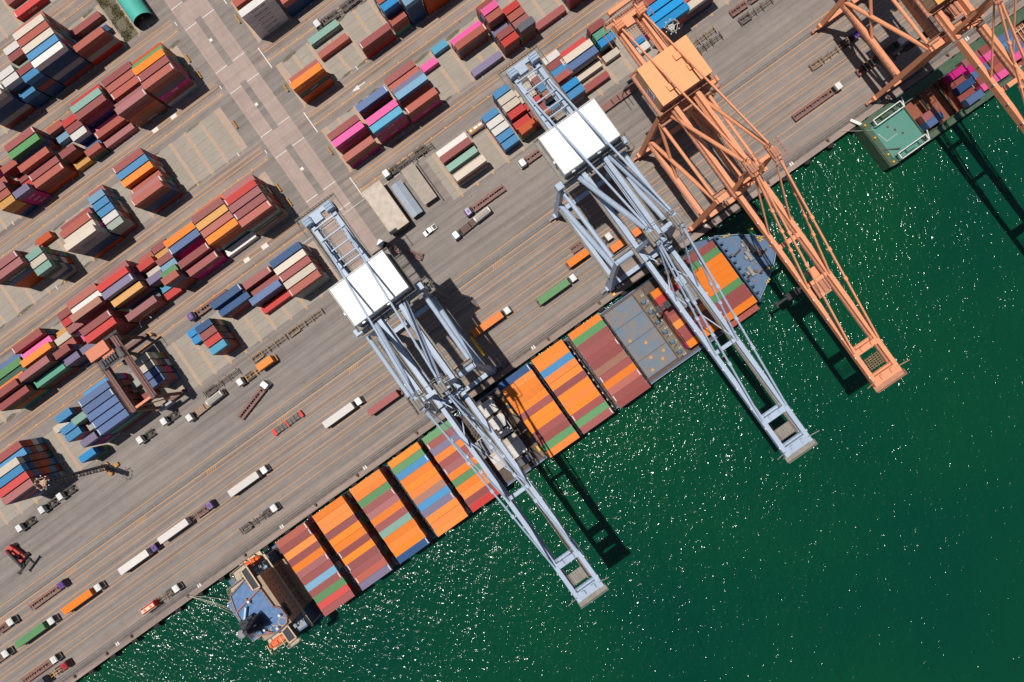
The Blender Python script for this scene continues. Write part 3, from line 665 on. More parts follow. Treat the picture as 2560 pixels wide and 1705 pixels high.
# tank container with white panels
t = thing('tank_container', 'amber framed short tank container with three white roof panels beside the cream bay', 'tank container', 26.4, -77.1, 0.03)
q = MB()
for x in (-3.03, 3.03):
    for y in (-1.22, 1.22): q.beam((x, y, 0), (x, y, 2.59), .14)
    for z in (.08, 2.52): q.beam((x, -1.22, z), (x, 1.22, z), .12)
for y in (-1.22, 1.22):
    for z in (.08, 2.52): q.beam((-3.03, y, z), (3.03, y, z), .12)
    q.beam((-3.03, y, .1), (3.03, y, 1.4), .08)
q.build('frame', cmat('n'), t)
q = MB(); q.pipe((-2.8, 0, 1.35), (2.8, 0, 1.35), 1.12, 20); q.build('tank', cmat('Y'), t)
q = MB()
for x in (-1.9, 0.1, 1.9): q.box(x-(.35 if x < -1 else .7), x+(.35 if x < -1 else .7), -.42, .42, 2.44, 2.55)
q.build('walkway_panel', m_let, t)
# ------------------------------------------------------------------ vehicles
m_glass = mat('dark glass', (0.012, 0.014, 0.018), 0.08, dirt=.1, spec=.5, var=0)
m_blk = mat('chassis black', (0.022, 0.021, 0.021), 0.6, dirt=.7, dcol=(0.10, 0.085, 0.075), dscale=1.5)
m_brn = mat('chassis red brown', (0.235, 0.115, 0.095), 0.75, dirt=.6, dcol=(0.13, 0.085, 0.07), dscale=.8, rust=.1)
m_tan = mat('chassis tan', (0.30, 0.205, 0.13), 0.75, dirt=.7, dcol=(0.14, 0.10, 0.075), dscale=.9)
m_dkg = mat('chassis dark grey', (0.085, 0.075, 0.068), 0.75, dirt=.7, dcol=(0.2, 0.14, 0.1), dscale=.9)
m_amb = mat('chassis amber', (0.50, 0.27, 0.10), 0.7, dirt=.5)
CABC = {'white': (0.66, 0.65, 0.63), 'purple': (0.095, 0.042, 0.20), 'pale blue': (0.42, 0.52, 0.55), 'red': (0.34, 0.02, 0.03)}
def cabm(c): return mat('cab '+c, CABC[c], 0.35, dirt=.25, dscale=1.2, var=0.02)
m_chr = mat('bare metal', (0.45, 0.44, 0.43), .4, .6)
_vm = {}
def vm(k_, f):
    if k_ not in _vm: _vm[k_] = f()
    return _vm[k_]
def wheel_mesh():
    q = MB(); q.pipe((0, -.14, 0), (0, .14, 0), .5, 14); q.cur = 1; q.pipe((0, -.155, 0), (0, .155, 0), .26, 10); return q.mesh('wheel', [m_rubber, m_chr])
def dual_mesh():
    q = MB(); q.pipe((0, -.3, 0), (0, -.03, 0), .5, 14); q.pipe((0, .03, 0), (0, .3, 0), .5, 14); q.cur = 1; q.pipe((0, -.31, 0), (0, .31, 0), .26, 10); return q.mesh('wheel', [m_rubber, m_chr])
def cab_mesh():
    q = MB()
    pr = [(-1.05, .75), (1.15, .75), (1.2, 1.55), (1.02, 2.85), (.75, 3.12), (-.8, 3.22), (-1.05, 3.1)]   # side profile (x, z)
    n = len(pr); vs = [(x, -1.2+(.06 if z > 2 else 0), z) for x, z in pr]+[(x, 1.2-(.06 if z > 2 else 0), z) for x, z in pr]
    q.add(vs, [tuple(range(n)), tuple(range(2*n-1, n-1, -1))]+[(i, i+n, (i+1) % n+n, (i+1) % n) for i in range(n)])
    q.box(1.13, 1.3, -1.2, 1.2, .55, 1.1)
    q.box(-.5, .3, -.45, .45, 3.2, 3.27)
    q.beam((-.75, -.6, 3.22), (.55, -.6, 3.16), .12, .06); q.beam((-.75, .6, 3.22), (.55, .6, 3.16), .12, .06)
    return q
def glass_mesh():
    q = MB()
    q.add([(1.213, -1.05, 1.6), (1.213, 1.05, 1.6), (1.035, 1.02, 2.83), (1.035, -1.02, 2.83)], [(0, 1, 2, 3)])
    for s in (-1, 1): q.add([(.95, s*1.212, 1.7), (-.1, s*1.212, 1.7), (-.1, s*1.155, 2.7), (.85, s*1.155, 2.7)], [(0, 1, 2, 3)])
    q.box(1.21, 1.235, -.95, .95, 1.1, 1.5)
    for s in (-1, 1): q.box(.95, 1.1, s*1.28-.06, s*1.28+.06, 1.8, 2.5)
    return q
def tractor_frame():
    q = MB()
    for s in (-.42, .42): q.beam((1.0, s, .85), (-4.9, s, .85), .14, .26)
    for x in (-.9, -2.2, -3.4, -4.8): q.box(x-.09, x+.09, -.5, .5, .72, .98)
    q.cur = 1
    q.box(-3.9, -2.9, -.5, .5, 1.0, 1.14); q.pipe((-3.4, 0, 1.14), (-3.4, 0, 1.2), .48, 12)
    q.cur = 0
    for s in (-1, 1):
        q.box(-2.1, -1.25, s*.9-.28, s*.9+.28, .45, 1.05); q.box(-4.95, -2.0, s*1.0-.28, s*1.0+.28, 1.12, 1.17)
    q.box(-1.45, -1.2, -1.0, 1.0, .8, 2.2); q.pipe((-1.35, -1.02, .8), (-1.35, -1.02, 3.0), .09, 6)
    return q
def trailer_frame(L, kind):
    q = MB(); x0, x1 = -L, 0.6
    for s in (-.5, .5): q.beam((x0, s, 1.2), (x1, s, 1.2), .16, .36)
    n = int((x1-x0)/(1.0 if kind != 'skeleton' else 1.7))
    for i in range(n+1):
        x = x0+(x1-x0)*i/n
        q.box(x-.07, x+.07, -.75, .75, 1.1, 1.32)
    if kind == 'deck':
        for a, b_ in ((x0, x0+2.2), (x0+3.0, x0+L*.52), (x0+L*.62, x1)):
            for s in (-1, 1): q.box(a, b_, s*.98-.28, s*.98+.28, 1.24, 1.38)
    if kind == 'flat':
        q.box(x0, x1, -1.2, 1.2, 1.3, 1.42)
    if kind == 'wide':
        for s in (-1, 1): q.box(x0, x1, s*.86-.36, s*.86+.36, 1.25, 1.39)
    for x in (x0+.1, x0+L*.32, x0+L*.5, x0+L*.72, x1-.15):
        q.box(x-.14, x+.14, -1.24, 1.24, 1.2, 1.42)
        for s in (-1, 1): q.box(x-.16, x+.16, s*1.16-.14, s*1.16+.14, 1.42, 1.52)
    for s in (-1, 1):
        q.box(x1-3.4, x1-3.2, s*.8-.1, s*.8+.1, .25, 1.2)
        q.box(x0+.5, x0+4.2, s*1.02-.3, s*1.02+.3, 1.03, 1.08)
    q.box(x0-.05, x0+.05, -1.2, 1.2, .6, .8)
    return q
def place_parts(t, me_list):
    for nm, me, loc in me_list:
        o = child(nm, me, t); o.location = loc
    return t
def trailer_parts(L, kind, mt, dx=0.0):
    fm = vm(('tr', L, kind, mt.name), lambda: trailer_frame(L, kind).mesh('trailer_frame', mt))
    wh = vm('dual', dual_mesh)
    ps = [('trailer', fm, (dx, 0, 0))]
    for x in (-L+1.2, -L+2.4, -L+3.6):
        for s in (-1, 1): ps.append(('wheel', wh, (dx+x, s*.92, .5)))
    return ps
def truck(px, py, cab, label, facing=0, trailer=None, mt=None, L=12.4, group='container trucks on the quay', Z=2.5, name='truck', rot=0.0):
    """px,py: centre of the cab roof; facing 0 = towards the bow end, pi = the other way"""
    u, v = at(px, py, 3.2)
    t = thing(name, label, 'truck', u, v, 0.02, facing+rot, group)
    ps = [('cab', vm(('cab', cab), lambda: cab_mesh().mesh('cab', cabm(cab))), (0, 0, 0)),
          ('chassis', vm('tf', lambda: tractor_frame().mesh('chassis', [m_blk, m_dkg])), (0, 0, 0))]
    wh = vm('dual', dual_mesh); w1_ = vm('wheel', wheel_mesh)
    for s in (-1, 1):
        ps += [('wheel', w1_, (.35, s*1.03, .5)), ('wheel', wh, (-2.75, s*.9, .5)), ('wheel', wh, (-4.05, s*.9, .5))]
    if trailer: ps += trailer_parts(L, trailer, mt or m_brn, -2.6)
    place_parts(t, ps)
    gl = child('windshield', vm('gl', lambda: glass_mesh().mesh('windshield', m_glass)), [c for c in t.children if c.name.startswith('cab')][0])
    return t, u, v
def load(t, u, v, facing, c, label, L=40, dx=None, rot=0.0, **kw):
    d = dx if dx is not None else (-2.6+.45-6.095 if L == 40 else -2.6-12.3+3.1)
    s = 1 if abs(facing) < 1 else -1
    return container(u+s*d, v, 1.47, L, 2.59, c, label, 'containers carried by trucks', rot=rot, **kw)
S1278 = lambda x, y: (x/3.672, 1278+y/3.672)
S854 = lambda x, y: (x/3.672, 854+y/3.672)
S6 = lambda x, y: (640+x/3.672, 854+y/3.672)
S5 = lambda x, y: (640+x/3.672, 427+y/3.672)
S4 = lambda x, y: (1280+x/3.672, 427+y/3.672)
S7 = lambda x, y: (1280+x/3.672, y/3.672)
S8 = lambda x, y: (1920+x/3.672, y/3.672)
T = truck
r_ = T(*S1278(1410, 338), 'purple', 'purple cab truck with white container, left of two along the middle lane', 0, 'deck'); load(*r_[1-1:3], 0, 'W', 'white long container on the left of two purple cab trucks')
r_ = T(523, 1264, 'purple', 'purple cab truck with white container, right of two along the middle lane', 0, 'deck'); load(*r_, 0, 'W', 'white long container on the right of two purple cab trucks', dx=-15.2)
r_ = T(*S1278(892, 703), 'white', 'white cab truck carrying the orange container at lower left', 0, 'deck'); load(*r_, 0, 'O', 'orange long container on the truck at lower left')
r_ = T(*S1278(462, 1010), 'white', 'white cab truck carrying the pale green container at lower left', 0, 'deck'); load(*r_, 0, 'G', 'pale green long container on the truck at lower left')
T(*S1278(40, 1312), 'white', 'white cab truck entering behind the green loaded truck', 0, 'deck')
T(*S1278(553, 680), 'purple', 'purple cab truck pulling an empty red brown trailer at lower left', 0, 'wide')
T(*S1278(85, 1020), 'white', 'white cab truck with empty trailer at the left picture edge', 0, 'deck', m_brn)
r_ = T(*S1278(1610, 712), 'white', 'white cab truck with red tank on tan trailer beside the mooring lines', 0, 'skeleton', m_tan)
tk = thing('tank_container', 'red framed short tank with orange hatches on the truck by the mooring lines', 'tank container', r_[1]-11.6, r_[2], 1.5)
q = MB(); q.box(-3.0, 3.0, -1.2, 1.2, 0, .2); q.pipe((-2.8, 0, 1.25), (2.8, 0, 1.25), 1.1, 18)
q.build('tank', cmat('R'), tk); q = MB()
for x in (-3, 3):
    for y in (-1.2, 1.2): q.beam((x, y, 0), (x, y, 2.5), .14)
for y in (-1.2, 1.2): q.beam((-3, y, 2.45), (3, y, 2.45), .12)
q.box(-2.6, 2.6, -.62, .62, 2.36, 2.42); q.build('frame', cmat('C'), tk)
q = MB(); q.box(-1.5, -.7, -.45, .45, 2.43, 2.52); q.box(.9, 1.7, -.45, .45, 2.43, 2.52); q.build('hatch', cmat('O'), tk)
T(*S1278(488, 1366), 'white', 'white cab truck with empty red brown trailer near the bottom left corner', 0, 'wide')
r_ = T(*S1278(583, 1425), 'red', 'red cab truck with amber trailer at the bottom left corner', 0, 'skeleton', m_amb)
load(*r_, 0, 'k', 'charcoal short container on the red cab truck', L=20, dx=-11)
for i, (x, y, o_) in enumerate(((1550, 690, 'first'), (1330, 868, 'second'))):
    pass
park = [(S854(1495, 735), 'closest to the yard gantry'), (S854(1275, 905), 'second from the yard gantry'), (S854(540, 1425), 'in the pair below the light mast, right one'), (S854(372, 1548), 'in the pair below the light mast, left one'), (S1278(165, 160), 'above the red reach stacker')]
for (px, py), wh_ in park:
    T(px, py, 'white', 'parked white tractor without trailer '+wh_, PI, None, group='parked tractor units without trailers')
r_ = T(*S854(1730, 700), 'white', 'white cab truck with brown flat trailer and white tank', PI, 'flat', mat('brown load bed', (0.30, 0.20, 0.14), .8, dirt=.6), rot=0.04)
r2 = T(*S5(1832, 588), 'pale blue', 'pale blue cab truck with brown flat trailer and white tank', PI, 'flat', mat('dark brown load bed', (0.12, 0.075, 0.06), .8, dirt=.4), rot=0.05)
for rr, lb in ((r_, 'white tank container on the truck beside the yard gantry'), (r2, 'white tank container on the pale blue cab truck')):
    tk = thing('tank_container', lb, 'tank container', rr[1]+11.4, rr[2]+(-.45), 1.46, .045)
    q = MB(); q.pipe((-3.2, 0, 1.15), (3.2, 0, 1.15), 1.1, 18); q.box(-3.1, 3.1, -1.15, 1.15, 0, .25); q.build('tank', cmat('W'), tk)
    q = MB()
    q.box(-2.7, 2.7, -.62, .62, 2.24, 2.29)
    for x in (-1.9, -.6, .7, 1.9): q.box(x-.4, x+.4, -.45, -.1, 2.29, 2.34); q.box(x-.4, x+.4, .1, .45, 2.29, 2.34)
    q.build('walkway', mat('tank walkway', (.34, .30, .25), .7), tk)
T(*S6(72, 398), 'white', 'white cab truck with empty red brown trailer in the open yard', 0, 'wide', rot=0.28)
r_ = T(*S854(2195, 372), 'white', 'white cab truck with amber trailer and small orange container', PI, 'skeleton', m_amb)
load(*r_, PI, 'O', 'small orange container at the tail of the amber trailer', L=20, dx=-11.3)
r_ = T(*S6(938, 548), 'white', 'white cab truck with stained white container right of the hatched strip', 0, 'deck'); load(*r_, 0, 'W', 'stained white long container beside the red low loader')
r_ = T(*S6(1370, 420), 'white', 'white cab truck under the nearest crane with maroon container', 0, 'deck'); load(*r_, 0, 'M', 'maroon long container reaching under the nearest grey crane', dx=-9.3)
r_ = T(*S6(68, 1180), 'white', 'white cab truck with the middle white container of the lane', 0, 'deck'); load(*r_, 0, 'W', 'white long container on the white cab truck in mid lane')
T(*S6(160, 1530), 'white', 'white cab truck with dark empty skeleton trailer near the quay', 0, 'skeleton', m_dkg, L=12.4)
r_ = T(*S5(2305, 1280), 'white', 'white cab truck with orange container in the crane shadow', 0, 'deck'); load(*r_, 0, 'O', 'orange long container striped by the crane shadow')
r_ = T(*S4(562, 980), 'white', 'white cab truck carrying the bright green container', 0, 'deck'); load(*r_, 0, 'G', 'bright green long container on the truck between the grey cranes')
r_ = T(*S4(890, 600), 'white', 'white cab truck with brown trailer seen between the crane beams', 0, 'deck', m_brn)
r_ = T(*S4(955, 585), 'white', 'white cab truck hidden by crane beams with pale orange container', 0, 'deck') if False else None
for (x, y), c, lb in (((652, 765), 'O', 'faded orange long container, left of two beneath the farther grey crane'), ((1050, 628), 'O', 'orange long container, right of two beneath the farther grey crane')):
    u, v = at(*S4(x, y), 4.0)
    t = thing('trailer', 'red brown trailer under '+lb.replace('beneath the farther grey crane','by the crane'), 'trailer', u, v, 0.02, 0, 'trailers standing in the yard'); place_parts(t, trailer_parts(12.4, 'deck', m_brn, 5.8))
    container(u, v, 1.47, 40, 2.59, c, lb, 'containers carried by trucks')
T(*S5(1945, 372), 'purple', 'purple and white cab truck with long empty red brown trailer beside the sheds', PI, 'wide')
T(*S5(1137, 662), 'white', 'white cab truck half hidden by the white machinery house', 2.2, 'deck')
T(*S7(95, 1490), 'white', 'white cab truck with red brown trailer beside the white machinery house', PI, 'wide')
T(*S8(655, 782), 'white', 'white cab truck with long red brown trailer left of the green barge', 0, 'wide', L=15)
T(*S8(1240, 362), 'white', 'white cab truck with black trailer in the orange crane shadow', 0, 'flat', m_blk)
T(*S8(815, 310), 'purple', 'dark cab truck with tan skeleton trailer at upper right', 0, 'skeleton', m_tan, L=15)
T(791, 58, 'white', 'white cab truck with long dark trailer on the upper lane', PI, 'deck', m_dkg, L=15)
T(964, 433, 'white', 'white cab truck with dark trailer beside the storage sheds', PI, 'skeleton', m_dkg, L=14)
T(475, 791, 'purple', 'purple cab truck with red brown trailer beside the steel blue containers', PI, 'wide')
# trailers without trucks
def lone(px, py, L, kind, mt, lb, fac=0, rot=0.0):
    u, v = at(px, py, 1.3)
    t = thing('trailer', lb, 'trailer', u, v, 0.02, fac+rot, 'trailers standing in the yard')
    place_parts(t, trailer_parts(L, kind, mt, L/2))
lone(760, 808, 14, 'skeleton', m_tan, 'tan skeleton trailer, right of three parked in a line')
lone(669, 872, 14, 'skeleton', m_tan, 'tan skeleton trailer, middle of three parked in a line')
lone(551, 958, 14, 'skeleton', m_dkg, 'dark skeleton trailer, left of three parked in a line')
lone(1036, 394, 14, 'skeleton', m_dkg, 'dark skeleton trailer behind the white cab by the sheds')
lone(1546, 245, 14, 'flat', m_brn, 'red brown flat trailer beside the orange machinery house')
lone(1746, 100, 12.5, 'skeleton', m_tan, 'tan skeleton trailer, upper of two behind the orange house')
lone(1762, 116, 12.5, 'skeleton', m_dkg, 'dark skeleton trailer, lower of two behind the orange house')
lone(1864, 8, 12, 'deck', m_brn, 'brown trailer, upper of two at the top edge')
lone(1888, 27, 12.5, 'skeleton', m_dkg, 'dark skeleton trailer, lower of two at the top edge')
lone(2172, 163, 9, 'wide', m_brn, 'dusty red trailer stub in the orange crane shadow')
lone(520, 858, 0.1, 'deck', m_dkg, 'x') if False else None
lone(1449, 612, 7, 'deck', m_brn, 'short brown trailer at the farther grey crane')
# red low loader
u, v = at(*S6(290, 750), 1)
t = thing('low_loader', 'red ended low loader platform with dark load frames on the hatched strip', 'low loader', u, v, 0.02)
q = MB(); q.box(-5.9, 5.9, -.9, .9, .6, .9); q.build('platform', m_dkg, t)
q = MB(); q.box(-6.2, -4.9, -1.2, 1.2, .5, 1.25); q.box(5.2, 6.3, -1.25, .2, .5, 1.35); q.box(5.5, 6.2, .2, 1.25, .5, 1.2); q.box(-.5, .1, -1.25, 1.25, .55, 1.2); q.build('bolster', cmat('R'), t)
q = MB()
for x in (-4.2, -2.7, -1.2, .9, 2.5, 4.1):
    for y in (-.55, .55): q.box(x-.6, x+.6, y-.45, y+.45, .9, 1.12)
q.build('load_frame', mat('grey brown steel', (0.13, 0.115, 0.10), .7, dirt=.6), t)
for x in (-4.5, -3.4, 3.4, 4.5):
    for s in (-1, 1): o = child('wheel', vm('wheel', wheel_mesh), t); o.location = (x, s*.95, .5)
# pick-up truck
u, v = at(*S5(1598, 545), 1)
t = thing('pickup_truck', 'white pick-up truck with open dark bed parked in the open yard', 'pick-up truck', u, v, 0.02, PI+.05)
q = MB(); pr = [(-2.6, .45), (2.6, .45), (2.65, .95), (1.5, 1.1), (.75, 1.7), (-.55, 1.72), (-.75, 1.1), (-2.6, 1.05)]
n = len(pr); q.add([(x, -.88, z) for x, z in pr]+[(x, .88, z) for x, z in pr], [tuple(range(n)), tuple(range(2*n-1, n-1, -1))]+[(i, i+n, (i+1) % n+n, (i+1) % n) for i in range(n)])
q.build('body', cabm('white'), t)
q = MB(); q.box(-2.5, -.9, -.72, .72, 1.06, 1.085); q.build('bed', mat('bed liner', (0.10, .075, .07), .7), t)
q = MB(); q.add([(1.47, -.75, 1.135), (1.47, .75, 1.135), (.8, .68, 1.685), (.8, -.68, 1.685)], [(0, 1, 2, 3)]); q.add([(-.57, -.7, 1.66), (-.57, .7, 1.66), (-.77, .75, 1.13), (-.77, -.75, 1.13)], [(0, 1, 2, 3)])
for s in (-1, 1): q.box(-.5, 1.0, s*.884-.006, s*.884+.006, 1.15, 1.6)
q.build('windows', m_glass, t)
for x in (-1.7, 1.7):
    for s in (-1, 1): o = child('wheel', vm('wheel', wheel_mesh), t); o.location = (x, s*.8, .38); o.scale = (.75, .75, .75)
# reach stacker
t = thing('reach_stacker', 'red and black reach stacker with its boom lowered at the lower left', 'reach stacker', -192.4, -49.7, 0.02, math.radians(-72))
q = MB(); q.box(-3.6, 2.6, -1.3, 1.3, .8, 1.7); q.box(-4.2, -2.3, -1.6, 1.6, .9, 2.6); q.box(-2.3, -.2, -1.5, -.75, 1.7, 2.3); q.box(-2.3, .6, .8, 1.5, 1.7, 2.2); q.build('body', cmat('R'), t)
q = MB(); q.box(-.3, 1.5, -.75, .75, 1.7, 3.1); q.build('cabin', m_glass, t)
q = MB(); q.beam((-3.4, 0, 3.2), (5.2, 0, 4.7), .75, .9, .6, .7); q.beam((-.5, .5, 1.6), (2.6, .3, 4.1), .3); q.beam((-.5, -.5, 1.6), (2.6, -.3, 4.1), .3); q.build('boom', mat('boom dark grey', (.045, .045, .05), .5), t)
q = MB(); q.box(4.9, 5.7, -3.1, 3.1, 3.4, 3.8); q.box(4.7, 5.9, -3.3, -2.9, 3.1, 3.9); q.box(4.7, 5.9, 2.9, 3.3, 3.1, 3.9); q.box(4.8, 5.6, -.8, .8, 3.8, 4.4); q.build('spreader', mat('spreader black', (.03, .03, .032), .5), t)
for x, r in ((2.3, .85), (-3.2, .75)):
    for s in (-1, 1):
        o = child('wheel', vm('dual', dual_mesh), t); o.location = (x, s*1.7, r); o.scale = (r*2, 1.5, r*2)

# ------------------------------------------------------------------ buildings and masts
t = thing('warehouse', 'flat roofed white storage building with stained roof beside the road', 'building', -14.8, -72.2, 0)
q = MB(); q.box(-3.55, 3.55, -8.7, 8.7, 0, 5.0); q.build('wall', mat('warehouse wall', (0.10, .095, .09), .8, dirt=.4), t)
q = MB(); q.box(-3.8, 3.8, -9.0, 9.0, 5.0, 5.35); q.build('roof', mat('stained white roof', (0.62, 0.54, 0.46), .85, dirt=.75, dcol=(.40, .31, .24), dscale=.5, rust=.0), t)
q = MB()
for s in (-1, 1): q.box(s*3.8-.09, s*3.8+.09, -9.05, 9.05, 5.1, 5.5); q.box(-3.9, 3.9, s*9.0-.09, s*9.0+.09, 5.12, 5.49)
q.build('parapet', mat('rusty trim', (.42, .30, .20), .8, dirt=.7, rust=.3), t)
q = MB()
for y in (-6, -2, 2, 6): q.box(-3.62, -3.56, y-1.2, y+1.2, .05, 3.2)
q.build('door', mat('door steel', (.2, .19, .18), .6), t)
t = thing('gable_shed', 'narrow blue grey shed with pitched sheet metal roof between the buildings', 'shed', -7.2, -70.9, 0)
q = MB(); q.box(-1.95, 1.95, -6.5, 6.5, 0, 2.6); q.build('wall', mat('shed wall', (.10, .10, .11), .7), t)
q = MB(); q.add([(-2.15, -6.75, 2.55), (0, -6.75, 3.4), (0, 6.75, 3.4), (-2.15, 6.75, 2.55), (2.15, -6.75, 2.55), (2.15, 6.75, 2.55)], [(0, 1, 2, 3), (1, 4, 5, 2)])
for i in range(27):
    y = -6.7+i*.515
    for s in (-1, 1): q.beam((0, y, 3.42), (s*2.15, y, 2.57), .05, .05)
q.build('roof', mat('blue grey sheet metal', (0.32, 0.36, 0.42), .45, .2, dirt=.25), t)
t = thing('canopy', 'grey flat roofed canopy right of the blue grey shed', 'shelter', -.75, -72.6, 0)
q = MB(); q.box(-2.6, 2.6, -7.3, 7.3, 3.0, 3.25); q.build('roof', mat('grey felt roof', (0.33, 0.28, 0.235), .9, dirt=.6, dscale=.6), t)
q = MB()
for y in (-7, 0, 7):
    for x in (-2.4, 2.4): q.beam((x, y, 0), (x, y, 3.0), .18)
q.build('post', m_dkg, t)
q = MB(); q.box(-2.5, 2.5, 6.9, 7.2, .05, 2.9); q.build('wall', mat('canopy wall', (.09, .085, .085), .8), t)
t = thing('wall', 'low dark wall running beside the canopy on the shed pad', 'wall', 2.9, -72.0, 0)
q = MB(); q.box(-.12, .12, -8.2, 8.2, 0, 1.2); q.build('wall_panel', m_dkg, t)
t = thing('arched_shed', 'green arched roof shed with an open dark end at the top left', 'shed', -46.4, -197.5, 0)
q = MB(); vs = []; n = 16
for i in range(n+1):
    a = PI*i/n; vs += [(-3.6*math.cos(a), -19.5, 3.0+3.3*math.sin(a)), (-3.6*math.cos(a), 19.5, 3.0+3.3*math.sin(a))]
q.add(vs, [(2*i, 2*i+1, 2*i+3, 2*i+2) for i in range(n)])
for j in range(54):
    y = -19.4+j*.72
    for i in range(n): q.beam((-3.62*math.cos(PI*i/n), y, 3.0+3.32*math.sin(PI*i/n)), (-3.62*math.cos(PI*(i+1)/n), y, 3.0+3.32*math.sin(PI*(i+1)/n)), .07, .05)
q.build('roof', mat('shed green sheet', (0.085, 0.40, 0.33), .5, dirt=.25), t)
q = MB(); q.box(-3.6, -3.48, -19.5, 19.5, 0, 3.02); q.box(3.48, 3.6, -19.5, 19.5, 0, 3.02); q.build('wall', mat('shed dark wall', (.05, .05, .055), .8), t)
q = MB()
for x, y, h in ((-2.2, -17, 1.1), (-.4, -16.2, 1.7), (1.3, -17.3, .9), (2.4, -15.5, 1.4)): q.box(x-.7, x+.7, y-.9, y+.9, 0, h)
q.build('stored_crate', m_dkg, t)
m_lat = mat('dark lattice steel', (0.06, 0.06, 0.068), .6, dirt=.5, dcol=(.16, .13, .1))
m_bas = mat('amber base', (0.5, .27, .09), .8, dirt=.5)
def mast(u, v, label, rail_m):
    t = thing('light_mast', label, 'light mast', u, v, 0.0, .3)
    q = MB(); H = 29.5; N_ = 18
    def rr(z): return 1.25-.45*z/H
    for k_ in range(3):
        a0, a1 = 2*PI*k_/3, 2*PI*(k_+1)/3
        P_ = lambda a, z: Vector((rr(z)*math.cos(a), rr(z)*math.sin(a), z))
        q.beam(P_(a0, 0), P_(a0, H), .2)
        for i in range(N_):
            z0, z1 = H*i/N_, H*(i+1)/N_
            q.beam(P_(a0, z0), P_(a1, z1), .1); q.beam(P_(a0, z1), P_(a1, z1), .1)
            if i % 2: q.beam(P_(a1, z0), P_(a0, z1), .08)
    q.build('tower', m_lat, t)
    q = MB(); q.beam((.2, 0, .5), (.12, 0, H), .34, .12)
    for i in range(60): q.box(-.05, .35, -.2, .2, .8+i*.48, .86+i*.48)
    q.build('ladder', m_lat, t)
    q = MB(); R = 2.0
    pts = [(R*math.cos(a), R*math.sin(a), H) for a in (-.35, .35, 2*PI/3-.35, 2*PI/3+.35, 4*PI/3-.35, 4*PI/3+.35)]
    q.sheet([(p[0]*.55, p[1]*.55) for p in pts], H-.03)
    q.rail(pts+[pts[0]], 1.1, .055, 1.0)
    for p in pts: q.beam((0, 0, H-.3), (p[0], p[1], H-.1), .1)
    q.build('platform', rail_m, t)
    q = MB()
    for i in range(9):
        a = i*2*PI/9+.2; x, y = 2.25*math.cos(a), 2.25*math.sin(a); q.box(x-.14, x+.14, y-.14, y+.14, H-.1, H+.3)
    q.build('floodlight', mat('pale lamp housing', (.62, .62, .62), .4), t)
    q = MB()
    for k_ in range(3): a = 2*PI*k_/3; x, y = 1.3*math.cos(a), 1.3*math.sin(a); q.box(x-.5, x+.5, y-.5, y+.5, 0, .8)
    q.build('footing', m_bas, t)
    return t
mast(-149.4, -57.3, 'dark lattice light mast with triangular amber railing at lower left', mat('amber rail', (.55, .38, .24), .6))
mast(88.6, -57.6, 'dark lattice light mast with pale triangular platform behind the orange house', mat('pale rail', (.5, .48, .44), .6))
for i, (du, dv) in enumerate(((2.5, 1.6), (-.8, 3.2))):
    t = thing('concrete_block', 'amber concrete block lying beside the base of the lower left mast', 'concrete block', -149.4+du+1.5, -57.3+dv*.8-1.5*i*0+.6, 0.01, .5*i, 'amber blocks by the mast base')
    q = MB(); q.box(-.8, .8, -.6, .6, 0, .9); q.box(-.3, .3, -.75, .75, .9, 1.05); q.build('block', m_bas, t)

# ------------------------------------------------------------------ yard gantry
m_rtg = mat('gantry brown red', (0.125, 0.052, 0.045), .55, dirt=.4, dcol=(.2, .1, .07))
m_rtgo = mat('gantry coral', (0.62, 0.22, 0.13), .55, dirt=.2)
t = thing('yard_gantry', 'rubber tyred yard gantry crane with coral cabin spanning navy containers', 'gantry crane', -115.9, -74.5, 0)
HB = 17.5; Y0, Y1 = -12.0, 12.0                       # y = -v
for x in (-3.9, 3.9):
    q = MB(); q.box(x-.75, x+.75, Y0-.4, Y1+.4, HB-1.9, HB); q.build('top_beam', m_rtg, t)
    q = MB(); q.box(x-.1, x+.1, Y0, Y1, HB, HB+.16); q.rail([(x+(1.3 if x > 0 else -1.3), Y0, HB-.4), (x+(1.3 if x > 0 else -1.3), Y1, HB-.4)], 1.0, .05, 2); q.box(x+(.8 if x > 0 else -1.4), x+(1.4 if x > 0 else -.8), Y0, Y1, HB-.5, HB-.42); q.build('trolley_rail', m_rtg, t)
for x in (-3.9, 3.9):
    for y in (Y0, Y1):
        q = MB(); q.beam((x, y, HB-1.8), (x*1.13, y, 1.6), 1.15, .95, .8, .8); q.build('leg', m_rtg, t)
for y in (Y0, Y1):
    q = MB(); q.box(-6.2, 6.2, y-.55, y+.55, 1.1, 2.1); q.build('sill_beam', m_rtg, t)
    for x in (-5.6, -4.2, 4.2, 5.6):
        q = MB(); q.pipe((x, y-.35, .75), (x, y+.35, .75), .75, 14); q.build('wheel', m_rubber, t)
q = MB(); q.box(-4.2, 4.2, Y0+.2, Y0+1.0, HB-1.2, HB-.5); q.beam((-2.6, Y0+.4, HB-1), (4.5, Y0-1.2, 9), .35); q.build('end_tie', m_rtgo, t)
q = MB(); q.box(-5.3, 2.2, 8.2, 12.2, HB+.2, HB+2.4); q.box(-1.8, 2.6, 6.9, 8.3, HB+.2, HB+1.4); q.build('machinery_house', m_rtgo, t)
q = MB()
q.box(-4.4, 4.4, 4.4, 8.0, HB+.16, HB+.6); q.rail([(-4.4, 4.4, HB+.6), (4.4, 4.4, HB+.6), (4.4, 8, HB+.6)], 1.1, .06, 1.2)
for i in range(6): q.pipe((-3+i, 5, HB+1.2), (-3+i, 7.2, HB+1.2), .4, 8)
q.build('trolley', m_lat, t)
q = MB(); q.box(1.2, 3.0, 2.6, 4.3, HB-4, HB-1.6); q.build('cabin', m_glass, t)
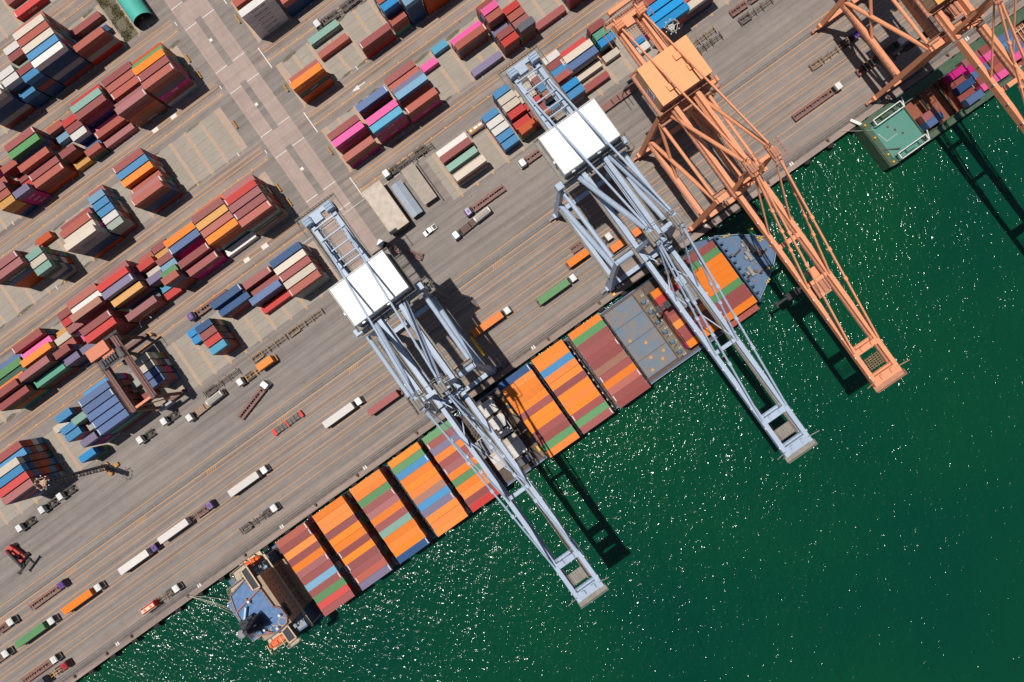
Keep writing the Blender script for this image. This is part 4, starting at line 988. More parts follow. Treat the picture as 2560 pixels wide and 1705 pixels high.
q = MB(); q.box(-3.5, 1.6, Y0-1.9, Y0-.8, 2.2, 4.6); q.build('power_unit', mat('genset grey', (.34, .35, .38), .5), t)
q = MB(); q.rail([(-5.5, 12.6, HB+.2), (2.5, 12.6, HB+.2), (6.4, 12.6, HB-.3), (6.4, 9, HB-.3)], 1.1, .06, 1.1); q.box(-5.5, 6.4, 12.3, 13.2, HB+.0, HB+.08); q.build('walkway', m_lat, t)
q = MB()
for i in range(14): a = i*PI/13; p = (9.2+2.4*math.cos(a), 15.2+2.2*math.sin(a), 3.0); a2 = (i+1)*PI/13; q.pipe(p, (9.2+2.4*math.cos(a2), 15.2+2.2*math.sin(a2), 3.0), .16, 5)
q.build('cable_reel', mat('reel grey', (.5, .5, .5), .5), t)
q = MB(); q.box(7.2, 7.9, 10.5, 11.6, 0, 2.2); q.build('control_box', m_amb, t)
# ------------------------------------------------------------------ ship to shore cranes
m_gb = mat('crane blue grey', (0.355, 0.435, 0.550), .5, dirt=.35, dcol=(.24, .25, .27), dscale=.5, var=.02, rust=.02)
m_gd = mat('crane steel grey', (0.22, 0.235, 0.26), .6, dirt=.5, dcol=(.3, .2, .12), dscale=.9, var=.02)
m_gr = mat('crane walkway', (0.26, 0.235, 0.205), .7, dirt=.6, dcol=(.12, .10, .09), var=.02)
m_wr = mat('crane house white', (0.80, 0.79, 0.765), .5, dirt=.12, dscale=.5, var=0)
m_or = mat('crane orange', (0.730, 0.300, 0.155), .55, dirt=.3, dcol=(.45, .20, .12), dscale=.5, var=.01)
m_od = mat('crane weathered orange', (0.50, 0.225, 0.14), .65, dirt=.6, dcol=(.22, .11, .07), dscale=.9, var=.01, rust=.05)
m_ot = mat('crane roof orange', (0.78, 0.36, 0.16), .6, dirt=.2, dcol=(.6, .25, .12), dscale=.4, var=0)
m_cab = mat('cable', (0.05, 0.05, 0.05), .5, var=0)
m_lamp = mat('pale lamp housing', (.62, .62, .62), .4)
def sts(u, label, style, rot=0.0, gx=3.7, hv=(-48.8, -36.3), hz=(43.6, 48.2), hx=9.1, back=-70.5, tip=62.0, legx=10.8, trolley=14.0, roofc=None):
    """x along the quay, y landward (= -v); origin at the quay level under the crane axis"""
    G = style == 'grey'
    mA, mD, mW = (m_gb, m_gd, m_gr) if G else (m_or, m_od, m_od)
    t = thing('quay_crane', label, 'crane', u, 0, 0, rot, 'ship to shore cranes')
    GZ = 43.0 if G else 40.0                           # top of the girders
    YL, YW = 36.0, 5.35                                # landside / waterside rail
    ywt = 8.8 if G else 6.6                            # waterside leg leans landward
    zk = 18.5 if G else 16.8                           # portal beam
    zt = 40.5 if G else 35.0                           # head of the legs
    # bogies and sills
    for y in (YL, YW):
        for s in (-1, 1):
            q = MB()
            for k_ in range(4):
                xx = s*(legx-1.9+k_*1.45)
                q.box(xx-.55, xx+.55, y-.42, y+.42, .35, 1.35); q.pipe((xx-.4, y-.2, .45), (xx-.4, y+.2, .45), .4, 10); q.pipe((xx+.4, y-.2, .45), (xx+.4, y+.2, .45), .4, 10)
            q.beam((s*(legx-2.4), y, 1.6), (s*(legx+2.8), y, 1.6), .7, .5)
            q.box(s*(legx+3.0)-.25, s*(legx+3.0)+.25, y-.5, y+.5, .6, 1.5)
            q.build('bogie', mD, t)
        q = MB(); q.box(-legx-1.5, legx+1.5, y-.75, y+.75, 1.9, 3.5); q.build('sill_beam', mA, t)
    # legs
    for s in (-1, 1):
        q = MB(); q.beam((s*legx, YL, 3.2), (s*(legx-.2), YL, zk+1), 1.5, 2.3 if G else 1.5, 1.4, 2.4 if G else 1.5); q.beam((s*(legx-.2), YL, zk+1), (s*(legx-.5), YL, zt+.8), 1.4, 1.7, 1.2, 1.4)
        q.build('leg', mA, t)
        q = MB(); q.beam((s*legx, YW, 3.2), (s*(legx-.4), YW+(ywt-YW)*.5, zk+1), 1.6, 3.2 if G else 1.5, 1.4, 2.0 if G else 1.5); q.beam((s*(legx-.4), YW+(ywt-YW)*.5, zk+1), (s*(legx-.6), ywt, zt), 1.4, 1.8, 1.2, 1.4)
        q.build('leg', mA, t)
        q = MB(); q.beam((s*(legx-.15), YL, zk), (s*(legx-.3), YW+(ywt-YW)*.45, zk), 1.25, 2.2); q.build('portal_beam', mA, t)
        q = MB(); q.box(s*(legx+.2)+(s*.65)-.45, s*(legx+.2)+(s*.65)+.45, 7.5, 34, zk+1.05, zk+1.1); q.rail([(s*(legx+1.25), 8, zk+1.1), (s*(legx+1.25), 34, zk+1.1)], 1.1, .07, 1.8); q.build('walkway', mW, t)
        # side frame braces
        q = MB()
        if G:
            q.pipe((s*(legx-.45), YL-.3, zt-4), (s*(legx-.6), ywt+.5, zt-2.0), .72, 12)
            q.pipe((s*(legx-.3), YL-1.5, zk+1.4), (s*(legx-.5), ywt-.2, zt-8.0), .85, 12)
        else:
            q.pipe((s*(legx-.2), YL-.5, zk+1.2), (s*(legx-.5), ywt+.3, zt-1.0), .62, 12)
            q.pipe((s*(legx-.4), YL-.5, zt-1), (s*(legx-.4), 21, zk+1.1), .5, 12)
            q.pipe((s*(legx-.4), YL-.5, zt-.6), (s*(legx-.6), ywt, zt-.3), .5, 12)
        q.build('brace', mA, t)
    # cross beams on both leg pairs
    q = MB()
    if G: q.box(-legx-1.2, legx+1.2, YL-1.0, YL+1.0, zt-1.4, zt+.8)
    else:
        q.box(-legx+.3, legx+4.2, YL-.9, YL+.9, zt-1.6, zt+.6)
    q.build('cross_beam', mA, t)
    q = MB()
    if G: q.pipe((-legx+.4, ywt, zt), (legx-.4, ywt, zt), .95, 14); q.box(-1.5, 1.5, ywt-1.2, ywt+1.2, zt-1.3, zt+1.1)
    else: q.box(-legx+.4, legx+.2, ywt-.8, ywt+.8, zt-.9, zt+1.0)
    q.build('cross_beam', mA, t)
    q = MB()
    for y_, z_ in ((ywt+1.6, zt+.6), (YL-1.9, zt+.3)):
        q.box(-legx, legx, y_-.55, y_+.55, z_-.06, z_); q.rail([(-legx, y_+.55, z_), (legx, y_+.55, z_)], 1.1, .07, 1.5); q.rail([(-legx, y_-.55, z_), (legx, y_-.55, z_)], 1.1, .07, 1.5)
    q.build('walkway', mW, t)
    q = MB(); q.box(-gx-.8, gx+.8, ywt-.5, ywt+.5, GZ-3.4, GZ-2.5); q.box(-gx-.8, gx+.8, YL-.6, YL+.6, GZ-3.3, GZ-2.4); q.build('girder_saddle', mA, t)
    # girders and boom
    hinge = 4.4
    gw, gh = (1.25, 2.3) if G else (1.2, 2.0)
    for s in (-1, 1):
        q = MB(); q.box(s*gx-gw/2, s*gx+gw/2, hinge, -back, GZ-gh, GZ); q.box(s*(gx-.9)-.35, s*(gx-.9)+.35, hinge, -back, GZ-gh, GZ-gh+.35)
        q.build('girder', mA, t)
        q = MB(); q.box(s*gx-gw/2, s*gx+gw/2, -tip, hinge-.5, GZ-gh, GZ)
        q.box(s*(gx-.8)-.25, s*(gx-.8)+.25, -tip, hinge-.5, GZ-gh, GZ-gh+.4)
        for k_ in range(1, 12): q.box(s*gx-gw/2-.05, s*gx+gw/2+.05, -k_*5.2+.0, -k_*5.2+.18, GZ-gh, GZ+.06)
        q.build('boom', mA, t)
        q = MB()
        xw = s*(gx+gw/2+.45)
        ya, yb = (-back, hinge) if s < 0 or G else (-back, 30)
        q.box(xw-.4, xw+.4, yb, ya, GZ-1.25, GZ-1.2); q.rail([(s*(gx+gw/2+.85), yb, GZ-1.2), (s*(gx+gw/2+.85), ya, GZ-1.2)], 1.1, .08, 1.7)
        if s > 0:
            q.box(xw-1.75, xw-1.1, -tip+4, hinge, GZ-.02, GZ+.05) if False else None
            q.box(s*(gx-gw/2-.55)-.4, s*(gx-gw/2-.55)+.4, -tip+4, hinge, GZ-.9, GZ-.84)
            q.rail([(s*(gx-gw/2-.95), -tip+4, GZ-.84), (s*(gx-gw/2-.95), hinge, GZ-.84)], 1.1, .08, 1.8)
        q.build('walkway', mW, t)
        q = MB()
        for k_ in range(9):
            y_ = -tip+3+k_*6.6; q.box(s*(gx+gw/2+.12)-.12, s*(gx+gw/2+.12)+.12, y_, y_+.5, GZ+.05, GZ+.35)
        q.build('floodlight', m_lamp, t)
    # cross ties of the boom and the back reach
    for y_, w_ in ((-50.6, 1.7), (-tip+1.3, 2.4)):
        q = MB(); q.box(-gx+gw/2, gx-gw/2, y_-w_/2, y_+w_/2, GZ-1.9, GZ-.1); q.box(-gx+gw/2, gx-gw/2, y_+w_/2+.1, y_+w_/2+1.0, GZ-1.0, GZ-.95)
        q.rail([(-gx+.7, y_+w_/2+1.0, GZ-.95), (gx-.7, y_+w_/2+1.0, GZ-.95)], 1.1, .07, 1.1)
        for x_ in (-1.9, 1.4): q.box(x_, x_+.9, y_-.4, y_+.9, GZ-.1, GZ+.5)
        q.build('boom_tie', mA, t)
    q = MB(); y_ = -tip+4.4
    for i in range(6): q.beam((-gx+.7, y_+i*.62, GZ-1.3), (gx-.7, y_+i*.62, GZ-1.3), .1)
    for i in range(8): q.beam((-gx+.9+i*.8, y_-.3, GZ-1.3), (-gx+.9+i*.8, y_+3.3, GZ-1.3), .1)
    if G: q.sheet([(-gx+.7, y_-.2), (gx-.7, y_-.2), (gx-.7, y_+3.2), (-gx+.7, y_+3.2)], GZ-1.42)
    q.rail([(-gx-1, -tip-1.6, GZ-1.0), (gx+1, -tip-1.6, GZ-1.0), (gx+1, -tip, GZ-1.0)], 1.1, .08, .9); q.box(-gx-1, gx+1, -tip-1.6, -tip+.1, GZ-1.1, GZ-1.0)
    for s in (-1, 1): q.beam((s*gx, -tip+1.5, GZ), (s*(gx+3.2), -tip+1.5, GZ+1.3), .2)
    q.build('boom_tip_platform', mW, t)
    q = MB()
    for y_ in ([69.6, 66.5, 62.5, 58.5, 55.2, 53.0] if G else [68.0, 64.0]):
        q.beam((-gx-.4, y_, GZ+.55), (gx+.4, y_, GZ+.55), .34 if G else 1.2, .34 if G else 1.0)
    q.box(-gx-1, gx+1, -back-.6, -back+.5, GZ-1.7, GZ+.1)
    q.box(-2.2, .6, -back-3.2, -back-1.1, GZ, GZ+1.5)
    for s in (-1, 1):
        q.box(s*gx-1.3, s*gx+1.3, -back-2.6, -back-.4, GZ, GZ+1.9)
        for k_ in range(3): q.pipe((s*gx-1.1, -back-2.2+k_*.8, GZ+2.1), (s*gx+1.1, -back-2.2+k_*.8, GZ+2.1), .42, 8)
    q.build('back_tie', mA, t)
    q = MB()
    for a, b_ in ((-back-10, -back-1), (52.2, 56)) if G else ((-back-7, -back-1),):
        n = 9
        for i in range(n): q.beam((-gx+.7, a+(b_-a)*i/(n-1), GZ-1.2), (gx-.7, a+(b_-a)*i/(n-1), GZ-1.2), .1)
        for i in range(8): x_ = -gx+.9+i*(2*gx-1.8)/7; q.beam((x_, a, GZ-1.2), (x_, b_, GZ-1.2), .1)
    yb = -back+.9
    q.box(-gx-3, gx+3, yb-.5, yb+.9, GZ-1.2, GZ-1.1); q.rail([(-gx-3, yb-5, GZ-1.1), (-gx-3, yb+.9, GZ-1.1), (gx+3, yb+.9, GZ-1.1), (gx+3, yb-5, GZ-1.1)], 1.1, .08, 1.0)
    if not G:
        q.rail([(-gx-4.6, yb-6, GZ-1.1), (-gx-4.6, yb-1, GZ-1.1), (-gx-2, yb+1.6, GZ-1.1), (gx+3, yb+3.2, GZ-1.1)], 1.1, .09, .8)
        for i in range(12): q.beam((-gx+i*.75, yb-.4, GZ-.6), (-gx+.5+i*.75, yb+3, GZ+.8), .12)
    q.build('back_platform', mW, t)
    # machinery house
    h0, h1 = -hv[1], -hv[0]
    q = MB(); q.box(-hx, hx, h0, h1, hz[0], hz[1]); q.build('machinery_house', m_gd if False else (mat('house wall', (.60, .60, .60), .5, dirt=.3) if G else m_od), t)
    mh = t.children[-1] if False else [c for c in t.children if c.name.startswith('machinery_house')][0]
    q = MB(); q.box(-hx-.15, hx+.15, h0-.15, h1+.15, hz[1]+.002, hz[1]+.22)
    n = 14
    for i in range(1, n): x_ = -hx+2*hx*i/n; q.box(x_-.05, x_+.05, h0, h1, hz[1]+.22, hz[1]+.26)
    for i in range(1, 6): y_ = h0+(h1-h0)*i/6; q.box(-hx, hx, y_-.05, y_+.05, hz[1]+.22, hz[1]+.255)
    q.build('roof', roofc or (m_wr if G else m_ot), mh)
    if G:
        q = MB()
        for x_, y_ in ((-hx-.2, h0+4.5), (-hx+2.5, h0-.3), (2.0, h0-.25)): q.box(x_-.5, x_+.5, y_-.4, y_+.4, hz[1]-1.2, hz[1]-.1)
        q.build('fan_box', m_lamp, mh)
        q = MB(); q.rail([(-hx-.1, h0, hz[1]+.2), (-hx-.1, h1, hz[1]+.2), (hx+.1, h1, hz[1]+.2), (hx+.1, h0, hz[1]+.2), (-hx-.1, h0, hz[1]+.2)], .7, .05, 1.6); q.build('roof_railing', mat('pale railing', (.7, .66, .6), .6), mh)
    else:
        for x_, y_ in ((-3.6, h0+3.0), (2.7, h0+9.0), (4.2, h0+4.6)):
            q = MB(); q.box(x_-1.0, x_+1.0, y_-.9, y_+.9, hz[1]+.2, hz[1]+1.0); q.build('roof_hatch', m_ot, mh)
        q = MB()
        for i in range(28): y_ = h0+.6+i*(h1-h0-1.2)/28; q.box(-hx-.08, -hx-.01, y_, y_+.2, hz[0]+.6, hz[1]-.5)
        q.build('louvre', mat('pale louvre', (.62, .50, .30), .6), mh)
        q = MB(); q.box(-hx-.12, -hx-.085, h0+3.4, h0+6.8, hz[0]+1.0, hz[1]-1.0); q.build('emblem_panel', mat('emblem pale', (.62, .64, .66), .5, var=0), mh)
        q = MB()
        for k_ in range(3): q.beam((-hx-.14, h0+4.0+k_*.85, hz[0]+1.4), (-hx-.14, h0+4.9+k_*.85, hz[1]-1.4), .05, .38)
        q.build('emblem', mat('emblem blue', (.03, .06, .25), .5, var=0), mh)
    q = MB()
    q.rail([(-hx-1.1, h0-1.1, hz[0]), (-hx-1.1, h1+1.1, hz[0]), (hx+1.1, h1+1.1, hz[0]), (hx+1.1, h0-1.1, hz[0]), (-hx-1.1, h0-1.1, hz[0])], 1.1, .08, 1.4)
    for x0, x1, y0, y1 in ((-hx-1.1, -hx-.02, h0-1.1, h1+1.1), (hx+.02, hx+1.1, h0-1.1, h1+1.1), (-hx, hx, h1+.02, h1+1.1), (-hx, hx, h0-1.1, h0-.02)): q.box(x0, x1, y0, y1, hz[0]-.1, hz[0]-.02)
    for i in range(18): y_ = h0+i*(h1-h0)/17; q.box(hx+1.1, hx+1.2, y_, y_+.3, hz[0], hz[0]+.9) if G else None
    q.build('house_walkway', mW, t)
    q = MB()
    for x_ in (-hx+.6, -gx, gx, hx-.6): q.box(x_-.3, x_+.3, h0, h1, GZ-.3 if abs(x_) > gx+1 else GZ+.01, hz[0]-.11)
    for y_ in (h0+.3, (h0+h1)/2, h1-.3): q.box(-hx+.4, hx-.4, y_-.3, y_+.3, hz[0]-.9, hz[0]-.12)
    q.build('house_floor_beam', mD, t)
    # pylon, stays
    ax, ay, az = 3.5, 7.9, (66.5 if G else 57.5)
    for s in (-1, 1):
        q = MB(); q.beam((s*(gx+.2), ywt-.5, zt), (s*ax, ay, az), 1.2, 1.3, .8, .8); q.build('pylon', mA, t)
        q = MB(); (q.pipe((s*(gx+1.6), YL-.5, zt+.6), (s*ax, ay+.3, az-.4), .78, 12) if G else q.pipe((s*(gx+1.2), YL-.5, zt+.4), (s*ax, ay+.3, az-.4), .55, 12)); q.build('pylon_strut', mA, t)
        q = MB(); q.beam((s*ax, ay, az), (s*gx, 62 if G else 66, GZ+.2), .5 if G else .42, .55); q.build('backstay', mA, t)
        for yy, ww in ((-28.0, .42), (-50.2, .46)):
            q = MB(); dx_ = .35 if yy > -40 else -.15
            a = Vector((s*(ax+dx_), ay-.6, az)); b_ = Vector((s*(gx+(-.1 if yy > -40 else .25)), yy, GZ+.3)); mid = a.lerp(b_, .5)
            q.beam(a, b_, ww, .5)
            for f_ in (.33, .5, .66): p = a.lerp(b_, f_); q.cbox(p.x, p.y, p.z, ww+.35, 1.1, .7)
            q.build('forestay', mA, t)
        q = MB(); q.beam((s*(ax-.2), ay-.2, az-1), (s*(gx-.1), -9.5, GZ+.2), .35); q.build('hoist_stay', mA, t)
    q = MB(); q.box(-ax-.5, ax+.5, ay-.5, ay+.5, az-1.1, az-.2); q.beam((-ax, ay, (zt+az)/2), (ax, ay, (zt+az)/2), .6); q.beam((-ax, ay, az-1), (ax, ywt, zt+2), .3); q.beam((ax, ay, az-1), (-ax, ywt, zt+2), .3)
    q.build('pylon_tie', mA, t)
    q = MB()
    for s in (-1, 1):
        q.box(s*ax-1.8, s*ax-1.0, ay-2.4, ay+2.6, az-.25, az-.12); q.rail([(s*ax-1.8, ay-2.4, az-.1), (s*ax+1.8, ay-2.4, az-.1), (s*ax+1.8, ay+2.6, az-.1), (s*ax-1.8, ay+2.6, az-.1), (s*ax-1.8, ay-2.4, az-.1)], 1.1, .08, .9)
        for k_ in range(3): q.pipe((s*ax-.9+k_*.7, ay-1.5, az+.4), (s*ax-.9+k_*.7, ay+1.0, az+.4), .38, 10)
    q.rail([(-ax, ay+2.0, az-.1), (ax, ay+2.0, az-.1)], 1.1, .08, 1.2)
    q.build('pylon_platform', mW, t)
    # X bracing between the forward girders
    q = MB()
    for y0, y1 in ((hinge+1.5, -6), (-8, -26)):
        q.beam((-gx+.5, y0, GZ-.6), (gx-.5, y1, GZ-.6), .3) if G else None
        q.beam((gx-.5, y0, GZ-.6), (-gx+.5, y1, GZ-.6), .3) if G and y0 > 0 else None
    q.beam((-gx, -27.6, GZ-.9), (gx, -27.6, GZ-.9), 1.1, .9); q.beam((-gx, hinge+.8, GZ-.9), (gx, hinge+.8, GZ-.9), .9, .9)
    if not G: q.box(-gx, gx, -14.9+.0, -13.6, GZ-1.6, GZ-.2)
    q.build('boom_bracing', mA, t)
    # trolley, cabin, ropes and spreader
    ty = -trolley
    q = MB(); q.box(-gx+.7, gx-.7, ty-2.6, ty+2.6, GZ-2.2, GZ-1.7)
    for k_ in range(4): q.pipe((-2.2+k_*1.4, ty-1.8, GZ-1.3), (-2.2+k_*1.4, ty+1.8, GZ-1.3), .4, 8)
    q.build('trolley', mD, t)
    q = MB(); q.box(.4, 2.6, ty+3, ty+5.6, GZ-5.2, GZ-2.6); q.build('cabin', mat('cabin glass blue', (.05, .07, .09), .2, var=0), t)
    q = MB(); q.box(.2, 2.8, ty+2.8, ty+5.8, GZ-2.6, GZ-2.4); q.build('cabin_roof', mA, t)
    sz = 17.0
    q = MB()
    for x_ in (-2.0, 2.0):
        for y_ in (-.7, .7): q.pipe((x_, ty+y_, sz+1), (x_*.8, ty+y_, GZ-2), .035, 4)
    for s in (-1, 1): q.pipe((s*(gx-1.2), -tip+3, GZ-.7), (s*(gx-1.2), 60, GZ-.7), .05, 4)
    q.build('rope', m_cab, t)
    q = MB(); q.box(-6.1, 6.1, ty-.35, ty+.35, sz, sz+.45); q.box(-2.2, 2.2, ty-1.1, ty+1.1, sz+.3, sz+1.1)
    for s in (-1, 1): q.box(s*6.0-.25, s*6.0+.25, ty-1.2, ty+1.2, sz-.1, sz+.5)
    q.build('spreader', mat('spreader black', (.03, .03, .032), .5), t)
    # stair tower and elevator on the right landside leg
    q = MB(); x0 = legx+1.0
    for i in range(10):
        z = 3.6+i*3.6
        q.rail([(x0, YL-2.6, z), (x0+2.0, YL-2.6, z), (x0+2.0, YL+2.2, z), (x0, YL+2.2, z), (x0, YL-2.6, z)], 1.1, .07, 1.2); q.box(x0, x0+2.0, YL-2.6, YL-1.6, z-.08, z); q.box(x0, x0+2.0, YL+1.2, YL+2.2, z-.08, z)
        y0, y1 = (YL-1.6, YL+1.2) if i % 2 else (YL+1.2, YL-1.6)
        if i < 9: q.beam((x0+1, y0, z), (x0+1, y1, z+3.6), .8, .1)
    for xx in (x0, x0+2.0):
        for yy in (YL-2.6, YL+2.2): q.beam((xx, yy, 3.4), (xx, yy, 38), .14)
    q.build('stair_tower', mW, t)
    if G:
        q = MB(); q.box(-legx-.4, -legx+.6, 2.0, 3.0, .4, 1.2); q.pipe((legx+1.0, 11, 3.6), (legx+1.0, 19, 3.6), .5, 10); q.build('cable_drum', mat('safety yellow', (.70, .38, .03), .5), t)
    # festoon hoops
    q = MB()
    for k_ in range(26): y_ = -54+k_*2.15; q.beam((gx+gw/2+.35, y_, GZ-.4), (gx+gw/2+.35, y_+.9, GZ-1.6), .12); q.beam((gx+gw/2+.35, y_+.9, GZ-1.6), (gx+gw/2+.35, y_+1.9, GZ-.4), .12)
    q.build('festoon_cable', m_gd if G else m_od, t)
    return t
sts(-28.2, 'blue grey quay crane with white roofed machinery house, nearest the ship stern', 'grey', 0.0085, trolley=12)
sts(42.4, 'blue grey quay crane with white roofed machinery house, beside the orange crane', 'grey', -0.002, trolley=10)
sts(74.9, 'orange quay crane with its whole boom over open water', 'orange', -0.009, gx=3.7, hv=(-49.0, -36.6), hz=(39.9, 44.6), hx=8.1, back=-64.6, tip=61.2, legx=8.5, trolley=30)
sts(149.6, 'orange quay crane cut by the upper right picture corner above the green barge', 'orange', 0.0, gx=3.7, hv=(-27.5, -15.2), hz=(40.1, 44.6), hx=6.5, back=-62, tip=61.2, legx=8.4, trolley=-12, roofc=mat('crane roof amber', (.70, .36, .09), .6, dirt=.2, var=0))
# ------------------------------------------------------------------ the big ship
m_hull = mat('hull blue', (0.045, 0.105, 0.215), .5, dirt=.5, dcol=(.14, .13, .13), dscale=.3, rust=.12, var=0)
m_bowd = mat('foredeck blue', (0.075, 0.150, 0.270), .6, dirt=.6, dcol=(.16, .17, .19), dscale=.7, rust=.12, var=0)
m_hat = mat('worn hatch paint', (0.125, 0.185, 0.250), .75, dirt=.95, dcol=(.25, .17, .11), dscale=.35, rust=.85, var=0)
m_hat2 = mat('cross deck brown', (0.155, 0.13, 0.105), .8, dirt=.7, dcol=(.25, .18, .12), dscale=.6, rust=.3, var=0)
m_dkd = mat('dark ship deck', (0.085, 0.066, 0.056), .8, dirt=.7, dcol=(.18, .10, .06), dscale=.5, rust=.25, var=0)
m_crm = mat('ship cream', (0.60, 0.43, 0.27), .6, dirt=.4, var=0)
m_wal = mat('deckhouse tan', (0.36, 0.25, 0.17), .7, dirt=.45, dcol=(.20, .14, .10), var=0)
m_blr = mat('roof blue', (0.060, 0.150, 0.330), .55, dirt=.55, dcol=(.20, .27, .36), dscale=.8, var=0)
m_fel = mat('charcoal roof', (0.045, 0.048, 0.060), .8, dirt=.3, var=0)
m_ylw = mat('safety yellow', (.70, .38, .03), .5)
m_bd = mat('breakwater dark blue', (0.018, 0.05, 0.095), .5, dirt=.4)
m_lb = mat('lifeboat orange', (.72, .13, .035), .4, dirt=.25)
def lp(pts, ox, oy, sc, Z):
    r = []
    for x, y in pts:
        u, v = at(ox+x/sc, oy+y/sc, Z); r.append((u, -v))
    return r
t = thing('container_ship', 'long blue hulled container ship stacked with orange and maroon rows at the quay', 'ship', 0, 0, 0)
bow = lp([(1866-1280+0, 0)], 1280, 0, 1, 5) and [(62, -.05), (69.5, .6), (74.5, -1.2), (79.5, -4.6), (83.2, -9.5), (84.6, -14.3), (83.4, -19.2), (80.0, -23.6), (74.5, -27.2), (69, -29.0), (62, -29.7)]
bow = [(62, -.10)]+lp([(1660, 655), (1850, 605), (2080, 588), (2300, 608), (2420, 690), (2400, 830), (2330, 1040), (2260, 1190), (2130, 1330)], 1280, 427, 3.672, 4.5)+[(63, -28.8), (55, -29.6)]
body = [(-131.5, -2.0), (-128, -.4), (-120, -.12)]+bow+[(-118, -29.7), (-127, -28.6), (-131.5, -25.5)]
q = MB()
wl = [(x if x < 60 else 60+(x-60)*.86, y if x < 60 else -14.5+(y+14.5)*(.97-.012*(x-60))) for x, y in body]
n = len(body); ar = sum(body[i][0]*body[(i+1) % n][1]-body[(i+1) % n][0]*body[i][1] for i in range(n))
top, bot = body, wl
if ar < 0: top = top[::-1]; bot = bot[::-1]
q.add([(x, y, -5.5) for x, y in bot]+[(x, y, 2.0) for x, y in top], [tuple(range(n-1, -1, -1)), tuple(range(n, 2*n))]+[(i, (i+1) % n, (i+1) % n+n, i+n) for i in range(n)])
q.build('hull', m_hull, t)
q = MB(); q.rect(-117, 63, -28.9, -.8, 2.02); q.build('main_deck', m_dkd, t)
q = MB()
for x0, x1 in ((-110.5, -97.3), (-94.4, -81.8), (-79.0, -66.4), (-63.4, -50.8), (-49.4, -36.8), (-18.4, -5.8), (-4.6, 8.0), (10.2, 22.7), (40.1, 52.7), (54.2, 66.9)):
    q.box(x0, x1, -29.2 if x0 < 39 else -27.4, -.6 if x0 < 39 else -2.0, 2.03, 2.24)
q.box(-35.6, -21.6, -27.2, -1.2, 2.03, 2.24)
q.build('hatch_cover', m_dkd, t)
# foredeck, breakwater, fittings
q = MB(); fd = [p for p in bow if p[0] > 67.2]
q.prism([(67.6, bow[1][1]*.5-1.0)]+[(x*.995+.3, y) for x, y in fd]+[(67.6, -27.6)], 2.05, 4.6); q.build('foredeck', m_bowd, t)
q = MB(); fb = fd
for a, b_ in zip(fb, fb[1:]): q.beam((a[0], a[1], 5.05), (b_[0], b_[1], 5.05), .25, 1.1)
q.build('bulwark', mat('bulwark blue grey', (.23, .31, .40), .5, dirt=.5), t)
q = MB(); q.box(67.7, 68.1, -27.3, -1.4, 4.6, 9.0)
for i in range(11): y = -26.9+i*2.5; q.box(68.1, 69.9, y-.12, y+.12, 4.6, 8.6)
for i in range(10): y = -25.8+i*2.5; q.box(68.1, 69.4, y-.9, y+.9, 4.62, 5.2)
q.build('breakwater', m_bd, t)
for i in range(12):
    a = random.random(); x = 71.5+a*9; y = -14.3+random.uniform(-1, 1)*(9.5-a*6)
    q = MB()
    k_ = i % 3
    if k_ == 0: q.pipe((x, y-1.4, 5.5), (x, y+1.4, 5.5), .7, 12); q.box(x-.8, x+.8, y-1.7, y-1.4, 4.6, 6.1); q.box(x-.8, x+.8, y+1.4, y+1.7, 4.6, 6.1); q.box(x-1.6, x-.8, y-.6, y+.6, 4.6, 5.6)
    elif k_ == 1: q.box(x-.8, x+.8, y-.6, y+.6, 4.6, 5.3); q.pipe((x, y, 5.3), (x, y, 6.1), .35, 8)
    else: q.beam((x-1.6, y, 5.0), (x+1.7, y+.8, 5.4), .5); q.pipe((x-1.2, y, 4.6), (x-1.2, y, 6.3), .25, 6)
    q.build('winch', [mat('winch grey', (.30, .28, .26), .6, dirt=.6), mat('winch rust', (.22, .12, .08), .7, dirt=.6), m_blk][k_], t)
q = MB()
for x, y in ((72.2, -3.2), (73.4, -3.6), (80.6, -6.4), (81.0, -9.8), (81.6, -10.5), (81.1, -11.2), (74.6, -23.8), (75.4, -23.4), (82.8, -14.6), (77.5, -20.2)):
    for d_ in (-.35, .35): q.pipe((x+d_, y, 4.6), (x+d_, y, 5.5), .3, 8)
q.build('mooring_bitt', m_ylw, t)
q = MB(); q.beam((70.5, -9, 4.75), (79, -14.0, 4.75), .12); q.beam((71.5, -22, 4.75), (80, -15.5, 4.75), .12); q.beam((73.5, -3.5, 4.75), (75, -12, 4.75), .1)
for i in range(10): x = 70.5+random.random()*9; y = -14.3+random.uniform(-9, 9)*(1-(x-70)/14); q.pipe((x, y, 4.6), (x, y, 5.0), .35, 8)
q.build('deck_fitting', mat('fitting rust', (.28, .16, .10), .7), t)
# rusty hatch amidships
q = MB()
for i in range(4):
    y1 = -1.4-6.5*i; q.box(24.2, 36.0, y1-6.38, y1, 2.03, 3.6)
    for k_ in range(3): q.box(24.6+k_*4, 28.0+k_*4, y1-6.0, y1-.4, 3.6, 3.62)
q.build('rusty_hatch_cover', m_hat, t)
q = MB()
for x, y in ((29, -22), (32, -24.6), (27, -25.8), (33.8, -22.5), (30.5, -17), (26.5, -13.5)): q.pipe((x, y, 3.62), (x, y, 3.66), .55, 12)
for i in range(26): q.box(24.6+random.random()*11, 24.6+random.random()*11, 0, 0, 0, 0) if False else q.pipe((24.8+random.random()*10.8, -1.6-random.random()*25.5, 3.6), (24.8, 0, 0), .01, 3) if False else None
q.build('hatch_marking', m_orp, t)
q = MB(); q.box(36.6, 39.8, -27.8, -1.2, 2.03, 2.9); q.build('cross_deck', m_hat2, t)
